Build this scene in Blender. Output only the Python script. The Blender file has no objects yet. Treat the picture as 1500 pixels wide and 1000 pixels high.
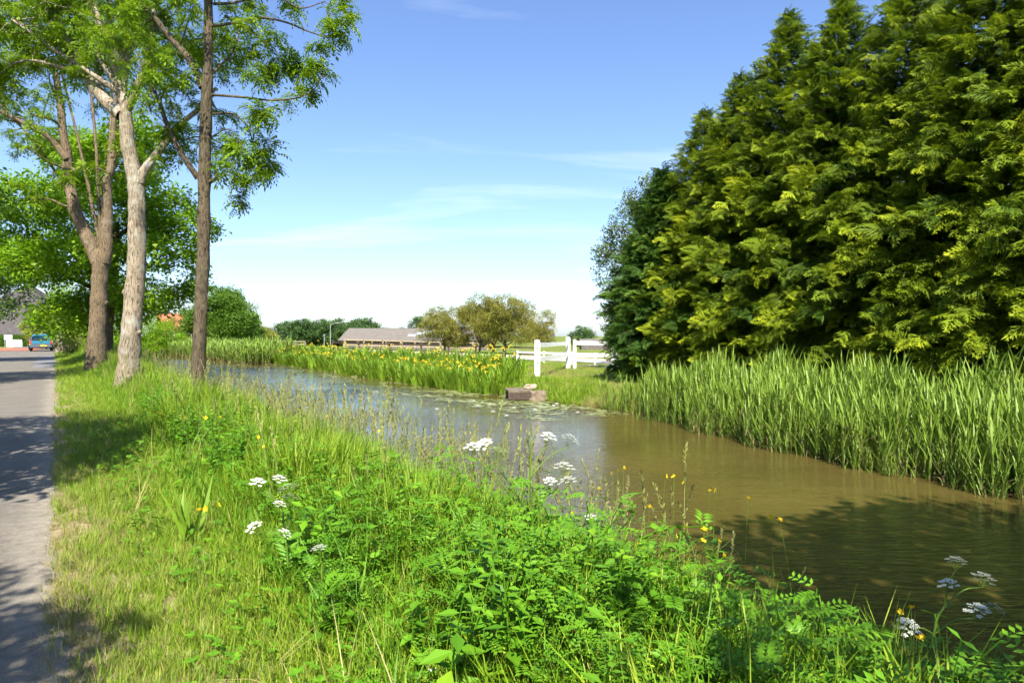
import bpy, math, random
import numpy as np
R = math.radians
rng = np.random.default_rng(7)
random.seed(7)
SC = bpy.context.scene
COL = SC.collection

# ------------------------------------------------------------------ camera
CAM_H = 1.5
cd = bpy.data.cameras.new('camera'); cam = bpy.data.objects.new('camera', cd); COL.objects.link(cam)
cd.sensor_width = 36; cd.lens = 24; cd.clip_start = 0.05; cd.clip_end = 8000
cam.location = (0, 0, CAM_H); cam.rotation_euler = (R(90 - 0.46), 0, 0)
SC.camera = cam
# ------------------------------------------------------------------ sky and sun
SUN_EL = R(49); SUN_H = (0.05, -0.9987)          # horizontal direction towards the sun
W = bpy.data.worlds.new('World'); SC.world = W; W.use_nodes = True
nt = W.node_tree; nt.nodes.clear()
wo = nt.nodes.new('ShaderNodeOutputWorld'); bg = nt.nodes.new('ShaderNodeBackground')
sky = nt.nodes.new('ShaderNodeTexSky'); sky.sky_type = 'NISHITA'; sky.sun_disc = False
sky.sun_elevation = SUN_EL; sky.sun_rotation = math.atan2(SUN_H[0], SUN_H[1])
sky.air_density = 1.0; sky.dust_density = 0.8; sky.ozone_density = 2.4
bg.inputs['Strength'].default_value = 0.092
tc = nt.nodes.new('ShaderNodeTexCoord'); sep = nt.nodes.new('ShaderNodeSeparateXYZ')
nt.links.new(tc.outputs['Generated'], sep.inputs[0])
def wmath(op, a, b=None):
    n = nt.nodes.new('ShaderNodeMath'); n.operation = op
    for i, s in enumerate((a, b)):
        if s is None: continue
        if isinstance(s, (int, float)): n.inputs[i].default_value = s
        else: nt.links.new(s, n.inputs[i])
    return n.outputs[0]
zz = wmath('ADD', wmath('MAXIMUM', sep.outputs[2], 0.0), 0.12)      # project the view ray on a high cloud layer
cx = wmath('DIVIDE', sep.outputs[0], zz); cy = wmath('DIVIDE', sep.outputs[1], zz)
cmb = nt.nodes.new('ShaderNodeCombineXYZ'); nt.links.new(cx, cmb.inputs[0]); nt.links.new(cy, cmb.inputs[1])
mp = nt.nodes.new('ShaderNodeMapping'); mp.inputs['Scale'].default_value = (0.35, 1.0, 1); mp.inputs['Rotation'].default_value = (0, 0, 0.12)
mp.inputs['Location'].default_value = (7.7, 5.2, 0)
nt.links.new(cmb.outputs[0], mp.inputs[0])
nz = nt.nodes.new('ShaderNodeTexNoise'); nz.inputs['Scale'].default_value = 1.3; nz.inputs['Detail'].default_value = 7; nz.inputs['Roughness'].default_value = 0.58; nz.inputs['Distortion'].default_value = 0.5
nt.links.new(mp.outputs[0], nz.inputs['Vector'])
rp = nt.nodes.new('ShaderNodeValToRGB'); rp.color_ramp.elements[0].position = 0.54; rp.color_ramp.elements[1].position = 0.85
rp.color_ramp.elements[0].color = (0, 0, 0, 1); rp.color_ramp.elements[1].color = (0.42, 0.42, 0.42, 1)
nt.links.new(nz.outputs[0], rp.inputs[0])
mx = nt.nodes.new('ShaderNodeMixRGB'); mx.inputs[2].default_value = (7.6, 8.0, 8.6, 1)
hs = nt.nodes.new('ShaderNodeHueSaturation'); hs.inputs['Saturation'].default_value = 1.0; nt.links.new(sky.outputs[0], hs.inputs['Color'])
nt.links.new(rp.outputs[0], mx.inputs[0]); tn = nt.nodes.new('ShaderNodeMixRGB'); tn.blend_type = 'MULTIPLY'; tn.inputs[0].default_value = 1.0; tn.inputs[2].default_value = (0.88, 0.945, 1.12, 1); nt.links.new(hs.outputs[0], tn.inputs[1]); nt.links.new(tn.outputs[0], mx.inputs[1])
nt.links.new(mx.outputs[0], bg.inputs[0]); nt.links.new(bg.outputs[0], wo.inputs[0])
sd = bpy.data.lights.new('sun', 'SUN'); sd.energy = 5.0; sd.angle = R(0.53); sd.color = (1.0, 0.93, 0.80)
sun = bpy.data.objects.new('sun', sd); COL.objects.link(sun); sun.location = (0, -20, 40)
from mathutils import Vector, Matrix, noise as mnoise
sv = Vector((SUN_H[0] * math.cos(SUN_EL), SUN_H[1] * math.cos(SUN_EL), math.sin(SUN_EL)))
sun.rotation_euler = sv.to_track_quat('Z', 'Y').to_euler()
SC.view_settings.view_transform = 'Standard'; SC.view_settings.look = 'None'
SC.view_settings.gamma = 1.0; SC.view_settings.use_curve_mapping = False
SC.view_settings.exposure = 1.28
SC.render.engine = 'CYCLES'
SC.cycles.use_denoising = True
SC.cycles.max_bounces = 4; SC.cycles.diffuse_bounces = 2; SC.cycles.glossy_bounces = 2
SC.cycles.transmission_bounces = 3; SC.cycles.transparent_max_bounces = 4
SC.cycles.sample_clamp_indirect = 4.0
SC.cycles.use_adaptive_sampling = True; SC.cycles.adaptive_threshold = 0.04; SC.cycles.use_light_tree = False
SC.cycles.caustics_reflective = False; SC.cycles.caustics_refractive = False

# ------------------------------------------------------------------ coordinates
US, UC = 0.5557, 0.8314                       # the road runs along u, the canal lies at v > 0
def P(u, v, z=0.0): return (-US * u + UC * v, UC * u + US * v, z)
def UV(X, Y): return (-US * X + UC * Y, UC * X + US * Y)
def pp(x, y, Z): return np.array([(x - 750) / 1000 * Z, Z, CAM_H - (y - 492) / 1000 * Z])
def sm(a, b, x):
    t = np.clip((np.asarray(x, float) - a) / (b - a), 0, 1); return t * t * (3 - 2 * t)
WATER = -0.5
def vL(u): return np.interp(u, [-80, 0, 20, 60, 90, 110], [3.45, 3.4, 3.5, 4.2, 5.2, 9.0])
def vR(u): return np.interp(u, [-80, -10, 3, 9, 12, 16, 18, 27, 54, 78, 110], [10.2, 10.4, 10.9, 12.0, 12.4, 12.55, 12.7, 12.9, 14.0, 12.6, 9.6])
def vcrest(u): return vL(u) - 1.35
def height(u, v):
    u = np.asarray(u, float); v = np.asarray(v, float)
    l, r = vL(u), vR(u)
    bed = -1.15
    left = np.where(v < l, 0.06 * sm(0.05, 1.2, v) + (-0.56) * sm(l - 1.5, l, v), -0.5 + (bed + 0.5) * sm(l, l + 1.2, v))
    right = np.where(v > r, -0.5 + 0.5 * sm(r, r + 1.1, v) - 0.033 * np.clip(v - 20, 0, 45), -0.5 + (bed + 0.5) * sm(r, r - 1.2, v))
    h = np.where(v < (l + r) / 2, left, right)
    h = np.where((u > 98) & (v < r + 4), h * (1 - sm(98, 106, u)), h)
    h = np.where((v < 0.0), -0.03 * sm(0.0, -0.12, v) + 0.03 * sm(-4.4, -4.7, v), h)
    return h
def hz(u, v): return float(height(np.array([u]), np.array([v]))[0])

# ------------------------------------------------------------------ materials
MATS = {}
def newmat(name):
    m = bpy.data.materials.new(name); m.use_nodes = True; n = m.node_tree; n.nodes.clear()
    out = n.nodes.new('ShaderNodeOutputMaterial'); MATS[name] = m
    return m, n, out
def principled(n, **kw):
    b = n.nodes.new('ShaderNodeBsdfPrincipled')
    for k, v in kw.items(): b.inputs[k].default_value = v
    return b
def noise_node(n, scale, detail=4, rough=0.55, coord='Object', vec=None, dist=0.0):
    if vec is None:
        t = n.nodes.new('ShaderNodeTexCoord'); vec = t.outputs[coord]
    z = n.nodes.new('ShaderNodeTexNoise'); z.inputs['Scale'].default_value = scale; z.inputs['Detail'].default_value = detail
    z.inputs['Roughness'].default_value = rough; z.inputs['Distortion'].default_value = dist
    n.links.new(vec, z.inputs['Vector']); return z
def ramp(n, sock, stops):
    r = n.nodes.new('ShaderNodeValToRGB'); e = r.color_ramp.elements
    while len(e) < len(stops): e.new(0.5)
    for el, (p, c) in zip(e, stops): el.position = p; el.color = (*c, 1) if len(c) == 3 else c
    n.links.new(sock, r.inputs[0]); return r
def mixc(n, fac, a, b, mode='MIX'):
    m = n.nodes.new('ShaderNodeMixRGB'); m.blend_type = mode
    for i, s in ((0, fac), (1, a), (2, b)):
        if isinstance(s, (int, float)): m.inputs[i].default_value = s
        elif isinstance(s, tuple): m.inputs[i].default_value = (*s, 1)
        else: n.links.new(s, m.inputs[i])
    return m.outputs[0]
def bump(n, sock, strength, dist=0.02):
    b = n.nodes.new('ShaderNodeBump'); b.inputs['Strength'].default_value = strength; b.inputs['Distance'].default_value = dist
    n.links.new(sock, b.inputs['Height']); return b
def leafmat(name, c0, c1, c2=None, trans=0.3, spec=0.3, rough=0.5, patch=0.0):
    """leaf colour runs c0 > c1 (> c2) over the attribute var that each leaf carries"""
    m, n, out = newmat(name)
    a = n.nodes.new('ShaderNodeAttribute'); a.attribute_name = 'var'
    st = [(0.0, c0), (1.0, c1)] if c2 is None else [(0.0, c0), (0.6, c1), (1.0, c2)]
    col = ramp(n, a.outputs['Fac'], st).outputs[0]
    if patch:
        nn = noise_node(n, patch, 3); col = mixc(n, 0.55, col, ramp(n, nn.outputs[0], [(0.3, (0.55, 0.62, 0.6)), (0.7, (1.25, 1.2, 1.0))]).outputs[0], 'MULTIPLY')
    b = principled(n, Roughness=rough); b.inputs['Specular IOR Level'].default_value = spec
    n.links.new(col, b.inputs['Base Color'])
    t = n.nodes.new('ShaderNodeBsdfTranslucent'); n.links.new(col, t.inputs[0])
    mxs = n.nodes.new('ShaderNodeMixShader'); mxs.inputs[0].default_value = trans
    n.links.new(b.outputs[0], mxs.inputs[1]); n.links.new(t.outputs[0], mxs.inputs[2]); n.links.new(mxs.outputs[0], out.inputs[0])
    return m
def plain(name, col, rough=0.6, spec=0.3, metal=0.0, var=0.15, scale=6.0, bmp=0.0):
    m, n, out = newmat(name)
    z = noise_node(n, scale, 5)
    c = ramp(n, z.outputs[0], [(0.3, tuple(x * (1 - var) for x in col)), (0.7, tuple(min(1, x * (1 + var)) for x in col))])
    b = principled(n, Roughness=rough, Metallic=metal); b.inputs['Specular IOR Level'].default_value = spec
    n.links.new(c.outputs[0], b.inputs['Base Color']); n.links.new(b.outputs[0], out.inputs[0])
    if bmp:
        bp = bump(n, noise_node(n, scale * 4, 5).outputs[0], bmp); n.links.new(bp.outputs[0], b.inputs['Normal'])
    return m
def barkmat(name, dark, mid, pale, palefac=0.5):
    m, n, out = newmat(name)
    t = n.nodes.new('ShaderNodeTexCoord'); mpn = n.nodes.new('ShaderNodeMapping'); mpn.inputs['Scale'].default_value = (17, 17, 4.5)
    n.links.new(t.outputs['Object'], mpn.inputs[0])
    z = noise_node(n, 1.6, 8, 0.68, vec=mpn.outputs[0], dist=0.6)
    c = ramp(n, z.outputs[0], [(0.36, tuple(x * 0.7 for x in dark)), (0.5, mid), (0.66, tuple(x * 1.45 for x in mid))]).outputs[0]
    z2 = noise_node(n, 3.2, 6, 0.65)
    lich = ramp(n, z2.outputs[0], [(0.60 - 0.12 * palefac, (0, 0, 0)), (0.68, (palefac,) * 3)]).outputs[0]
    c = mixc(n, lich, c, pale)
    z3 = noise_node(n, 1.1, 3); c = mixc(n, 0.5, c, ramp(n, z3.outputs[0], [(0.35, (0.6, 0.62, 0.55)), (0.65, (1.1, 1.05, 1.0))]).outputs[0], 'MULTIPLY')
    b = principled(n, Roughness=0.9); b.inputs['Specular IOR Level'].default_value = 0.15
    n.links.new(c, b.inputs['Base Color'])
    bp = bump(n, z.outputs[0], 1.0, 0.05); n.links.new(bp.outputs[0], b.inputs['Normal']); n.links.new(b.outputs[0], out.inputs[0])
    return m

G = leafmat
G('grass', (0.095, 0.199, 0.010), (0.206, 0.331, 0.016), (0.413, 0.387, 0.080), 0.26, 0.25)
G('grass_lush', (0.05, 0.15, 0.008), (0.11, 0.26, 0.012), (0.19, 0.32, 0.02), 0.26, 0.25)
G('grass_dry', (0.17, 0.21, 0.04), (0.33, 0.30, 0.10), (0.46, 0.37, 0.19), 0.25, 0.2)
G('stalk', (0.17, 0.22, 0.05), (0.27, 0.28, 0.09), (0.20, 0.17, 0.10), 0.2, 0.2)
G('vetch', (0.056, 0.170, 0.008), (0.129, 0.300, 0.012), (0.269, 0.400, 0.020), 0.26, 0.3)
G('reed', (0.081, 0.163, 0.019), (0.177, 0.286, 0.033), (0.310, 0.385, 0.067), 0.25, 0.35)
G('reed_stem', (0.20, 0.17, 0.07), (0.32, 0.25, 0.12), None, 0.1, 0.2)
G('iris_leaf', (0.111, 0.226, 0.017), (0.222, 0.359, 0.028), (0.364, 0.452, 0.055), 0.3, 0.3)
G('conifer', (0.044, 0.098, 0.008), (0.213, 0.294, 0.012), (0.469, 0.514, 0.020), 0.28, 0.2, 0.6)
G('conifer_hedge', (0.025, 0.068, 0.01), (0.07, 0.145, 0.014), (0.16, 0.24, 0.018), 0.2, 0.2, 0.6)
G('ash_leaf', (0.101, 0.198, 0.008), (0.213, 0.343, 0.012), (0.370, 0.458, 0.030), 0.46, 0.3)
G('maple_leaf', (0.102, 0.223, 0.008), (0.216, 0.382, 0.012), (0.360, 0.488, 0.020), 0.45, 0.3)
G('tree_leaf', (0.058, 0.132, 0.012), (0.111, 0.216, 0.018), (0.182, 0.276, 0.025), 0.3, 0.25)
G('far_leaf', (0.050, 0.105, 0.030), (0.083, 0.154, 0.040), (0.121, 0.198, 0.050), 0.25, 0.2)
G('yellow_leaf', (0.16, 0.20, 0.03), (0.27, 0.28, 0.05), (0.36, 0.34, 0.07), 0.3, 0.2)
G('orchard_leaf', (0.143, 0.154, 0.025), (0.264, 0.259, 0.045), (0.385, 0.341, 0.100), 0.3, 0.25)
G('willow_leaf', (0.066, 0.108, 0.028), (0.120, 0.174, 0.050), (0.204, 0.240, 0.077), 0.3, 0.25)
G('petal_yellow', (0.75, 0.50, 0.01), (0.85, 0.62, 0.02), None, 0.25, 0.3)
G('petal_iris', (0.612, 0.442, 0.015), (0.697, 0.578, 0.040), None, 0.25, 0.3)
G('petal_white', (0.72, 0.74, 0.62), (0.82, 0.82, 0.78), None, 0.3, 0.2)
G('petal_lilac', (0.6, 0.55, 0.6), (0.78, 0.75, 0.76), None, 0.3, 0.2)
G('stem_green', (0.13, 0.22, 0.03), (0.20, 0.28, 0.06), None, 0.2, 0.3)
G('pad', (0.15, 0.19, 0.06), (0.24, 0.27, 0.10), (0.33, 0.33, 0.16), 0.1, 0.45, 0.35)
barkmat('bark_pale', (0.12, 0.09, 0.062), (0.33, 0.275, 0.205), (0.50, 0.50, 0.46), 0.75)
barkmat('bark_mid', (0.075, 0.055, 0.036), (0.19, 0.145, 0.095), (0.34, 0.33, 0.27), 0.35)
barkmat('bark_dark', (0.05, 0.038, 0.025), (0.13, 0.105, 0.07), (0.22, 0.20, 0.16), 0.25)
plain('white_paint', (0.78, 0.78, 0.76), 0.45, 0.4, var=0.06, scale=3)
plain('weathered_wood', (0.17, 0.14, 0.105), 0.85, 0.1, var=0.35, scale=9, bmp=0.3)
plain('dark_wood', (0.075, 0.055, 0.045), 0.85, 0.1, var=0.3, scale=9)
plain('pale_wood', (0.30, 0.25, 0.17), 0.85, 0.1, var=0.2, scale=5)
plain('stone', (0.20, 0.155, 0.115), 0.9, 0.1, var=0.3, scale=10, bmp=0.5)
plain('stone_pale', (0.33, 0.28, 0.20), 0.9, 0.1, var=0.25, scale=12, bmp=0.5)
plain('roof_dark', (0.075, 0.068, 0.066), 0.85, 0.15, var=0.25, scale=3)
plain('roof_red', (0.36, 0.13, 0.07), 0.8, 0.15, var=0.2, scale=3)
plain('roof_grey', (0.15, 0.135, 0.118), 0.8, 0.15, var=0.15, scale=1.2)
plain('plaster', (0.62, 0.57, 0.49), 0.9, 0.1, var=0.1)
plain('brick_pale', (0.42, 0.33, 0.25), 0.9, 0.1, var=0.15)
plain('barn_wood', (0.13, 0.115, 0.105), 0.85, 0.1, var=0.3, scale=2)
plain('skylight', (0.45, 0.55, 0.68), 0.15, 0.5, var=0.05)
plain('glass_dark', (0.02, 0.025, 0.03), 0.08, 0.6, var=0.1)
plain('car_blue', (0.035, 0.18, 0.29), 0.25, 0.5, var=0.05)
plain('car_grey', (0.10, 0.115, 0.14), 0.35, 0.5, var=0.08)
plain('rubber', (0.02, 0.02, 0.02), 0.8, 0.2, var=0.1)
plain('rim', (0.45, 0.45, 0.46), 0.3, 0.5, metal=0.7, var=0.05)
plain('tail_red', (0.45, 0.03, 0.02), 0.25, 0.5, var=0.05)
plain('plate_yellow', (0.75, 0.48, 0.02), 0.4, 0.4, var=0.03)
plain('plate_ink', (0.02, 0.02, 0.02), 0.5, 0.3, var=0.03)
plain('sign_white', (0.78, 0.79, 0.78), 0.5, 0.3, var=0.03)
plain('sign_green', (0.06, 0.26, 0.15), 0.5, 0.3, var=0.05)
plain('metal_grey', (0.42, 0.43, 0.43), 0.4, 0.4, metal=0.5, var=0.05)
plain('brick_red', (0.33, 0.125, 0.085), 0.9, 0.1, var=0.2, scale=14)
plain('blue_cloth', (0.05, 0.25, 0.5), 0.8, 0.1, var=0.2)
plain('hay', (0.42, 0.36, 0.22), 0.9, 0.1, var=0.2)

# ------------------------------------------------------------------ mesh helpers
def mesh_np(name, V, F, mats, var=None, matidx=None, smooth=False):
    V = np.ascontiguousarray(V, np.float32); F = np.ascontiguousarray(F, np.int32)
    k = F.shape[1]; me = bpy.data.meshes.new(name)
    me.vertices.add(len(V)); me.vertices.foreach_set('co', V.ravel())
    me.loops.add(F.size); me.loops.foreach_set('vertex_index', F.ravel())
    me.polygons.add(len(F)); me.polygons.foreach_set('loop_start', np.arange(0, F.size, k, dtype=np.int32))
    if smooth: me.polygons.foreach_set('use_smooth', np.ones(len(F), bool))
    else: me.polygons.foreach_set('use_smooth', np.zeros(len(F), bool))
    for m in (mats if isinstance(mats, (list, tuple)) else [mats]): me.materials.append(MATS[m])
    if matidx is not None: me.polygons.foreach_set('material_index', np.ascontiguousarray(matidx, np.int32))
    me.update(calc_edges=True)
    if var is not None:
        a = me.attributes.new('var', 'FLOAT', 'POINT'); a.data.foreach_set('value', np.ascontiguousarray(var, np.float32))
    return me
def tag(o, label=None, cat=None, group=None, kind=None):
    if label: o['label'] = label
    if cat: o['category'] = cat
    if group: o['group'] = group
    if kind: o['kind'] = kind
    return o
def link(name, me, parent=None, loc=None):
    o = bpy.data.objects.new(name, me); COL.objects.link(o)
    if parent is not None: o.parent = parent
    if loc is not None: o.location = loc
    return o
def empty(name, loc, label, cat, group=None, rz=0.0):
    o = bpy.data.objects.new(name, None); COL.objects.link(o); o.location = loc; o.rotation_euler = (0, 0, rz)
    o.empty_display_size = 0.2
    return tag(o, label, cat, group)
class MB:
    """collects triangles (with a material slot) for one mesh"""
    def __init__(s): s.V = []; s.F = []; s.M = []; s.n = 0
    def add(s, V, F, mi=0):
        V = np.asarray(V, float); F = np.asarray(F, int)
        s.V.append(V); s.F.append(F + s.n); s.M.append(np.full(len(F), mi)); s.n += len(V); return s
    def box(s, lo, hi, mi=0, M=None):
        x0, y0, z0 = lo; x1, y1, z1 = hi
        V = np.array([(x0,y0,z0),(x1,y0,z0),(x1,y1,z0),(x0,y1,z0),(x0,y0,z1),(x1,y0,z1),(x1,y1,z1),(x0,y1,z1)], float)
        q = [(0,3,2,1),(4,5,6,7),(0,1,5,4),(1,2,6,5),(2,3,7,6),(3,0,4,7)]
        F = [t for a,b,c,d in q for t in ((a,b,c),(a,c,d))]
        if M is not None: V = V @ M[0].T + M[1]
        return s.add(V, F, mi)
    def poly(s, pts, mi=0):
        F = [(0, i, i + 1) for i in range(1, len(pts) - 1)]; return s.add(pts, F, mi)
    def tube(s, pts, rad, seg=8, mi=0, lump=0.0, cap=True):
        V, F = tube(pts, rad, seg, lump, cap); return s.add(V, F, mi)
    def bar(s, a, b, w, h, mi=0):
        """a box from a to b, w wide and h tall"""
        a = np.array(a, float); b = np.array(b, float); d = b - a; L = np.linalg.norm(d); d /= L
        up = np.array([0, 0, 1.0]) if abs(d[2]) < 0.9 else np.array([0, 1.0, 0])
        sx = np.cross(d, up); sx /= np.linalg.norm(sx); up = np.cross(sx, d)
        return s.box((-w/2, 0, -h/2), (w/2, L, h/2), mi, (np.stack([sx, d, up], 1), a))
    def build(s, name, mats, parent=None, smooth=False, kind=None):
        me = mesh_np(name, np.concatenate(s.V), np.concatenate(s.F), mats, None, np.concatenate(s.M), smooth)
        o = link(name, me, parent)
        if kind: o['kind'] = kind
        return o
def tube(pts, rad, seg=8, lump=0.0, cap=True):
    pts = np.asarray(pts, float); n = len(pts); rad = np.broadcast_to(np.asarray(rad, float), (n,))
    T = np.gradient(pts, axis=0); T /= np.linalg.norm(T, axis=1)[:, None] + 1e-9
    ref = np.array([1.0, 0, 0]) if abs(T[0][0]) < 0.8 else np.array([0, 1.0, 0])
    V = np.zeros((n, seg, 3)); a = np.arange(seg) * 2 * np.pi / seg
    nrm = ref
    for i in range(n):
        nrm = nrm - T[i] * (nrm @ T[i]); nrm /= np.linalg.norm(nrm) + 1e-9; bn = np.cross(T[i], nrm)
        rr = np.full(seg, rad[i])
        if lump: rr = rr * (1 + lump * np.array([mnoise.noise(Vector((pts[i][0]*2 + 1.6*math.cos(q), pts[i][1]*2 + 1.6*math.sin(q), pts[i][2]*2.3))) for q in a]))
        V[i] = pts[i] + np.outer(np.cos(a) * rr, nrm) + np.outer(np.sin(a) * rr, bn)
    F = []
    for i in range(n - 1):
        for j in range(seg):
            k = (j + 1) % seg; A, B, C, D = i*seg+j, i*seg+k, (i+1)*seg+k, (i+1)*seg+j
            F += [(A, B, C), (A, C, D)]
    V = V.reshape(-1, 3)
    if cap:
        V = np.vstack([V, pts[-1] + T[-1] * rad[-1] * 0.5]); e = len(V) - 1; o = (n - 1) * seg
        F += [(o + j, o + (j + 1) % seg, e) for j in range(seg)]
    return V, np.array(F)
def smooth_path(pts, k=4):
    pts = np.asarray(pts, float); n = len(pts); P4 = np.vstack([2*pts[0]-pts[1], pts, 2*pts[-1]-pts[-2]]); out = []
    for i in range(n - 1):
        a, b, c, d = P4[i:i+4]
        for t in np.arange(k) / k:
            out.append(0.5 * (2*b + (c-a)*t + (2*a-5*b+4*c-d)*t*t + (3*b-a-3*c+d)*t**3))
    out.append(pts[-1]); return np.array(out)
def rotz(a):
    c, s = np.cos(a), np.sin(a); z = np.zeros_like(a); o = np.ones_like(a)
    return np.stack([np.stack([c, -s, z], -1), np.stack([s, c, z], -1), np.stack([z, z, o], -1)], -2)
def roty(a):
    c, s = np.cos(a), np.sin(a); z = np.zeros_like(a); o = np.ones_like(a)
    return np.stack([np.stack([c, z, s], -1), np.stack([z, o, z], -1), np.stack([-s, z, c], -1)], -2)
def rotx(a):
    c, s = np.cos(a), np.sin(a); z = np.zeros_like(a); o = np.ones_like(a)
    return np.stack([np.stack([o, z, z], -1), np.stack([z, c, -s], -1), np.stack([z, s, c], -1)], -2)
class Scatter:
    """many copies of small templates merged into one mesh"""
    def __init__(s): s.V = []; s.F = []; s.A = []; s.M = []; s.n = 0
    def add(s, tpl, M, T, var, mi=0):
        V, F, tv = tpl; N = len(T)
        if N == 0: return
        VV = np.einsum('nij,kj->nki', M, V) + T[:, None, :]
        s.V.append(VV.reshape(-1, 3)); s.F.append((F[None] + (np.arange(N) * len(V))[:, None, None]).reshape(-1, 3) + s.n)
        s.A.append(np.clip(var[:, None] + tv[None], 0, 1).ravel()); s.M.append(np.full(N * len(F), mi)); s.n += N * len(V)
    def mesh(s, name, mats):
        return mesh_np(name, np.concatenate(s.V), np.concatenate(s.F), mats, np.concatenate(s.A), np.concatenate(s.M))
def pick(tpls, scat, M, T, var, mi=0):
    k = rng.integers(0, len(tpls), len(T))
    for i, t in enumerate(tpls):
        w = k == i; scat.add(t, M[w], T[w], var[w], mi)
class TB:
    """template builder: triangles plus a per-vertex variation offset"""
    def __init__(s): s.V = []; s.F = []; s.A = []; s.M = []; s.n = 0
    def add(s, V, F, a=0.0, mi=0):
        V = np.asarray(V, float); F = np.asarray(F, int)
        s.V.append(V); s.F.append(F + s.n); s.A.append(np.full(len(V), a)); s.M += [mi] * len(F); s.n += len(V)
    def get(s): return np.concatenate(s.V), np.concatenate(s.F), np.concatenate(s.A)
    def leaf(s, base, d, nrm, L, w, a=0.0, mi=0, fold=0.12):
        base = np.asarray(base, float); d = np.asarray(d, float); d = d / np.linalg.norm(d)
        sd = np.cross(nrm, d); sd /= np.linalg.norm(sd) + 1e-9; up = np.cross(d, sd)
        m = base + d * L * 0.45
        V = [base, m + sd * w/2 + up*fold*w, base + d * L, m - sd * w/2 + up*fold*w]
        s.add(V, [(0, 1, 2), (0, 2, 3)], a, mi)
    def blade(s, base, az, L, w, lean, curl, a=0.0, mi=0, n=4):
        """grass blade: rises from base leaning towards az and bending over"""
        t = np.linspace(0, 1, n); ang = lean + curl * t
        ds = L / (n - 1); x = np.concatenate([[0], np.cumsum(np.sin(ang[:-1]) * ds)]); z = np.concatenate([[0], np.cumsum(np.cos(ang[:-1]) * ds)])
        ca, sa = math.cos(az), math.sin(az); ww = w * np.array([0.75, 1.0, 0.75, 0.0] if n == 4 else np.concatenate([np.linspace(0.8, 1, n - 2), [0.6, 0]])) / 2
        V = []
        for i in range(n):
            c = np.array(base) + np.array([x[i]*ca, x[i]*sa, z[i]])
            V += [c + np.array([-sa, ca, 0]) * ww[i], c - np.array([-sa, ca, 0]) * ww[i]] if i < n - 1 else [c]
        F = []
        for i in range(n - 2): F += [(2*i, 2*i+1, 2*i+3), (2*i, 2*i+3, 2*i+2)]
        F.append((2*n-4, 2*n-3, 2*n-2)); s.add(V, F, a, mi)

# ---- geometry-node scatter for uncountable ground cover
TPLCOL = {}
def template_collection(name, tpls, mats):
    c = bpy.data.collections.new(name)
    for i, tb in enumerate(tpls):
        V, F, A = tb.get()
        me = mesh_np('%s_%02d' % (name, i), V, F, mats, np.clip(A, 0, 1), np.array(tb.M))
        o = bpy.data.objects.new('%s_%02d' % (name, i), me); c.objects.link(o)
    TPLCOL[name] = (c, len(tpls)); return c
def gn_stuff(name, colname, T, rot, scl, label, cat):
    c, k = TPLCOL[colname]; N = len(T)
    me = bpy.data.meshes.new(name); me.vertices.add(N); me.vertices.foreach_set('co', np.ascontiguousarray(T, np.float32).ravel())
    for nm, ty, dat in (('rot', 'FLOAT_VECTOR', rot), ('scl', 'FLOAT_VECTOR', scl)):
        a = me.attributes.new(nm, ty, 'POINT'); a.data.foreach_set('vector', np.ascontiguousarray(dat, np.float32).ravel())
    a = me.attributes.new('idx', 'INT', 'POINT'); a.data.foreach_set('value', rng.integers(0, k, N).astype(np.int32))
    ng = bpy.data.node_groups.new(name, 'GeometryNodeTree')
    ng.interface.new_socket('Geometry', in_out='INPUT', socket_type='NodeSocketGeometry')
    ng.interface.new_socket('Geometry', in_out='OUTPUT', socket_type='NodeSocketGeometry')
    gi = ng.nodes.new('NodeGroupInput'); go = ng.nodes.new('NodeGroupOutput')
    iop = ng.nodes.new('GeometryNodeInstanceOnPoints'); ci = ng.nodes.new('GeometryNodeCollectionInfo')
    ci.inputs['Collection'].default_value = c; ci.inputs['Separate Children'].default_value = True; ci.inputs['Reset Children'].default_value = True
    def na(nm, ty):
        n = ng.nodes.new('GeometryNodeInputNamedAttribute'); n.data_type = ty; n.inputs['Name'].default_value = nm; return n.outputs[0]
    iop.inputs['Pick Instance'].default_value = True
    ng.links.new(gi.outputs[0], iop.inputs['Points']); ng.links.new(ci.outputs[0], iop.inputs['Instance'])
    ng.links.new(na('idx', 'INT'), iop.inputs['Instance Index']); ng.links.new(na('rot', 'FLOAT_VECTOR'), iop.inputs['Rotation']); ng.links.new(na('scl', 'FLOAT_VECTOR'), iop.inputs['Scale'])
    ng.links.new(iop.outputs[0], go.inputs[0])
    o = link(name, me); md = o.modifiers.new('scatter', 'NODES'); md.node_group = ng
    return tag(o, label, cat, kind='stuff')
def scatter_pts(n, u0, u1, v0, v1, dens=None):
    u = rng.uniform(u0, u1, n); v = rng.uniform(v0, v1, n)
    if dens is not None:
        k = rng.uniform(0, 1, n) < dens(u, v); u, v = u[k], v[k]
    k = (v < vL(u) + 0.03) | (v > vR(u) - 0.15); u, v = u[k], v[k]
    z = height(u, v); x, y, _ = P(u, v); return u, v, np.stack([x, y, z], 1)
def in_view(T, m=0.12):
    """keep what the lens, or a step to its side, can see"""
    return (T[:, 1] > 0.3) & (np.abs(T[:, 0]) < (0.75 + m) * T[:, 1] + 1.2)
def patchy(T, s, seed=0.0):
    return np.array([mnoise.noise(Vector((p[0]*s + seed, p[1]*s, seed))) for p in T])

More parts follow.
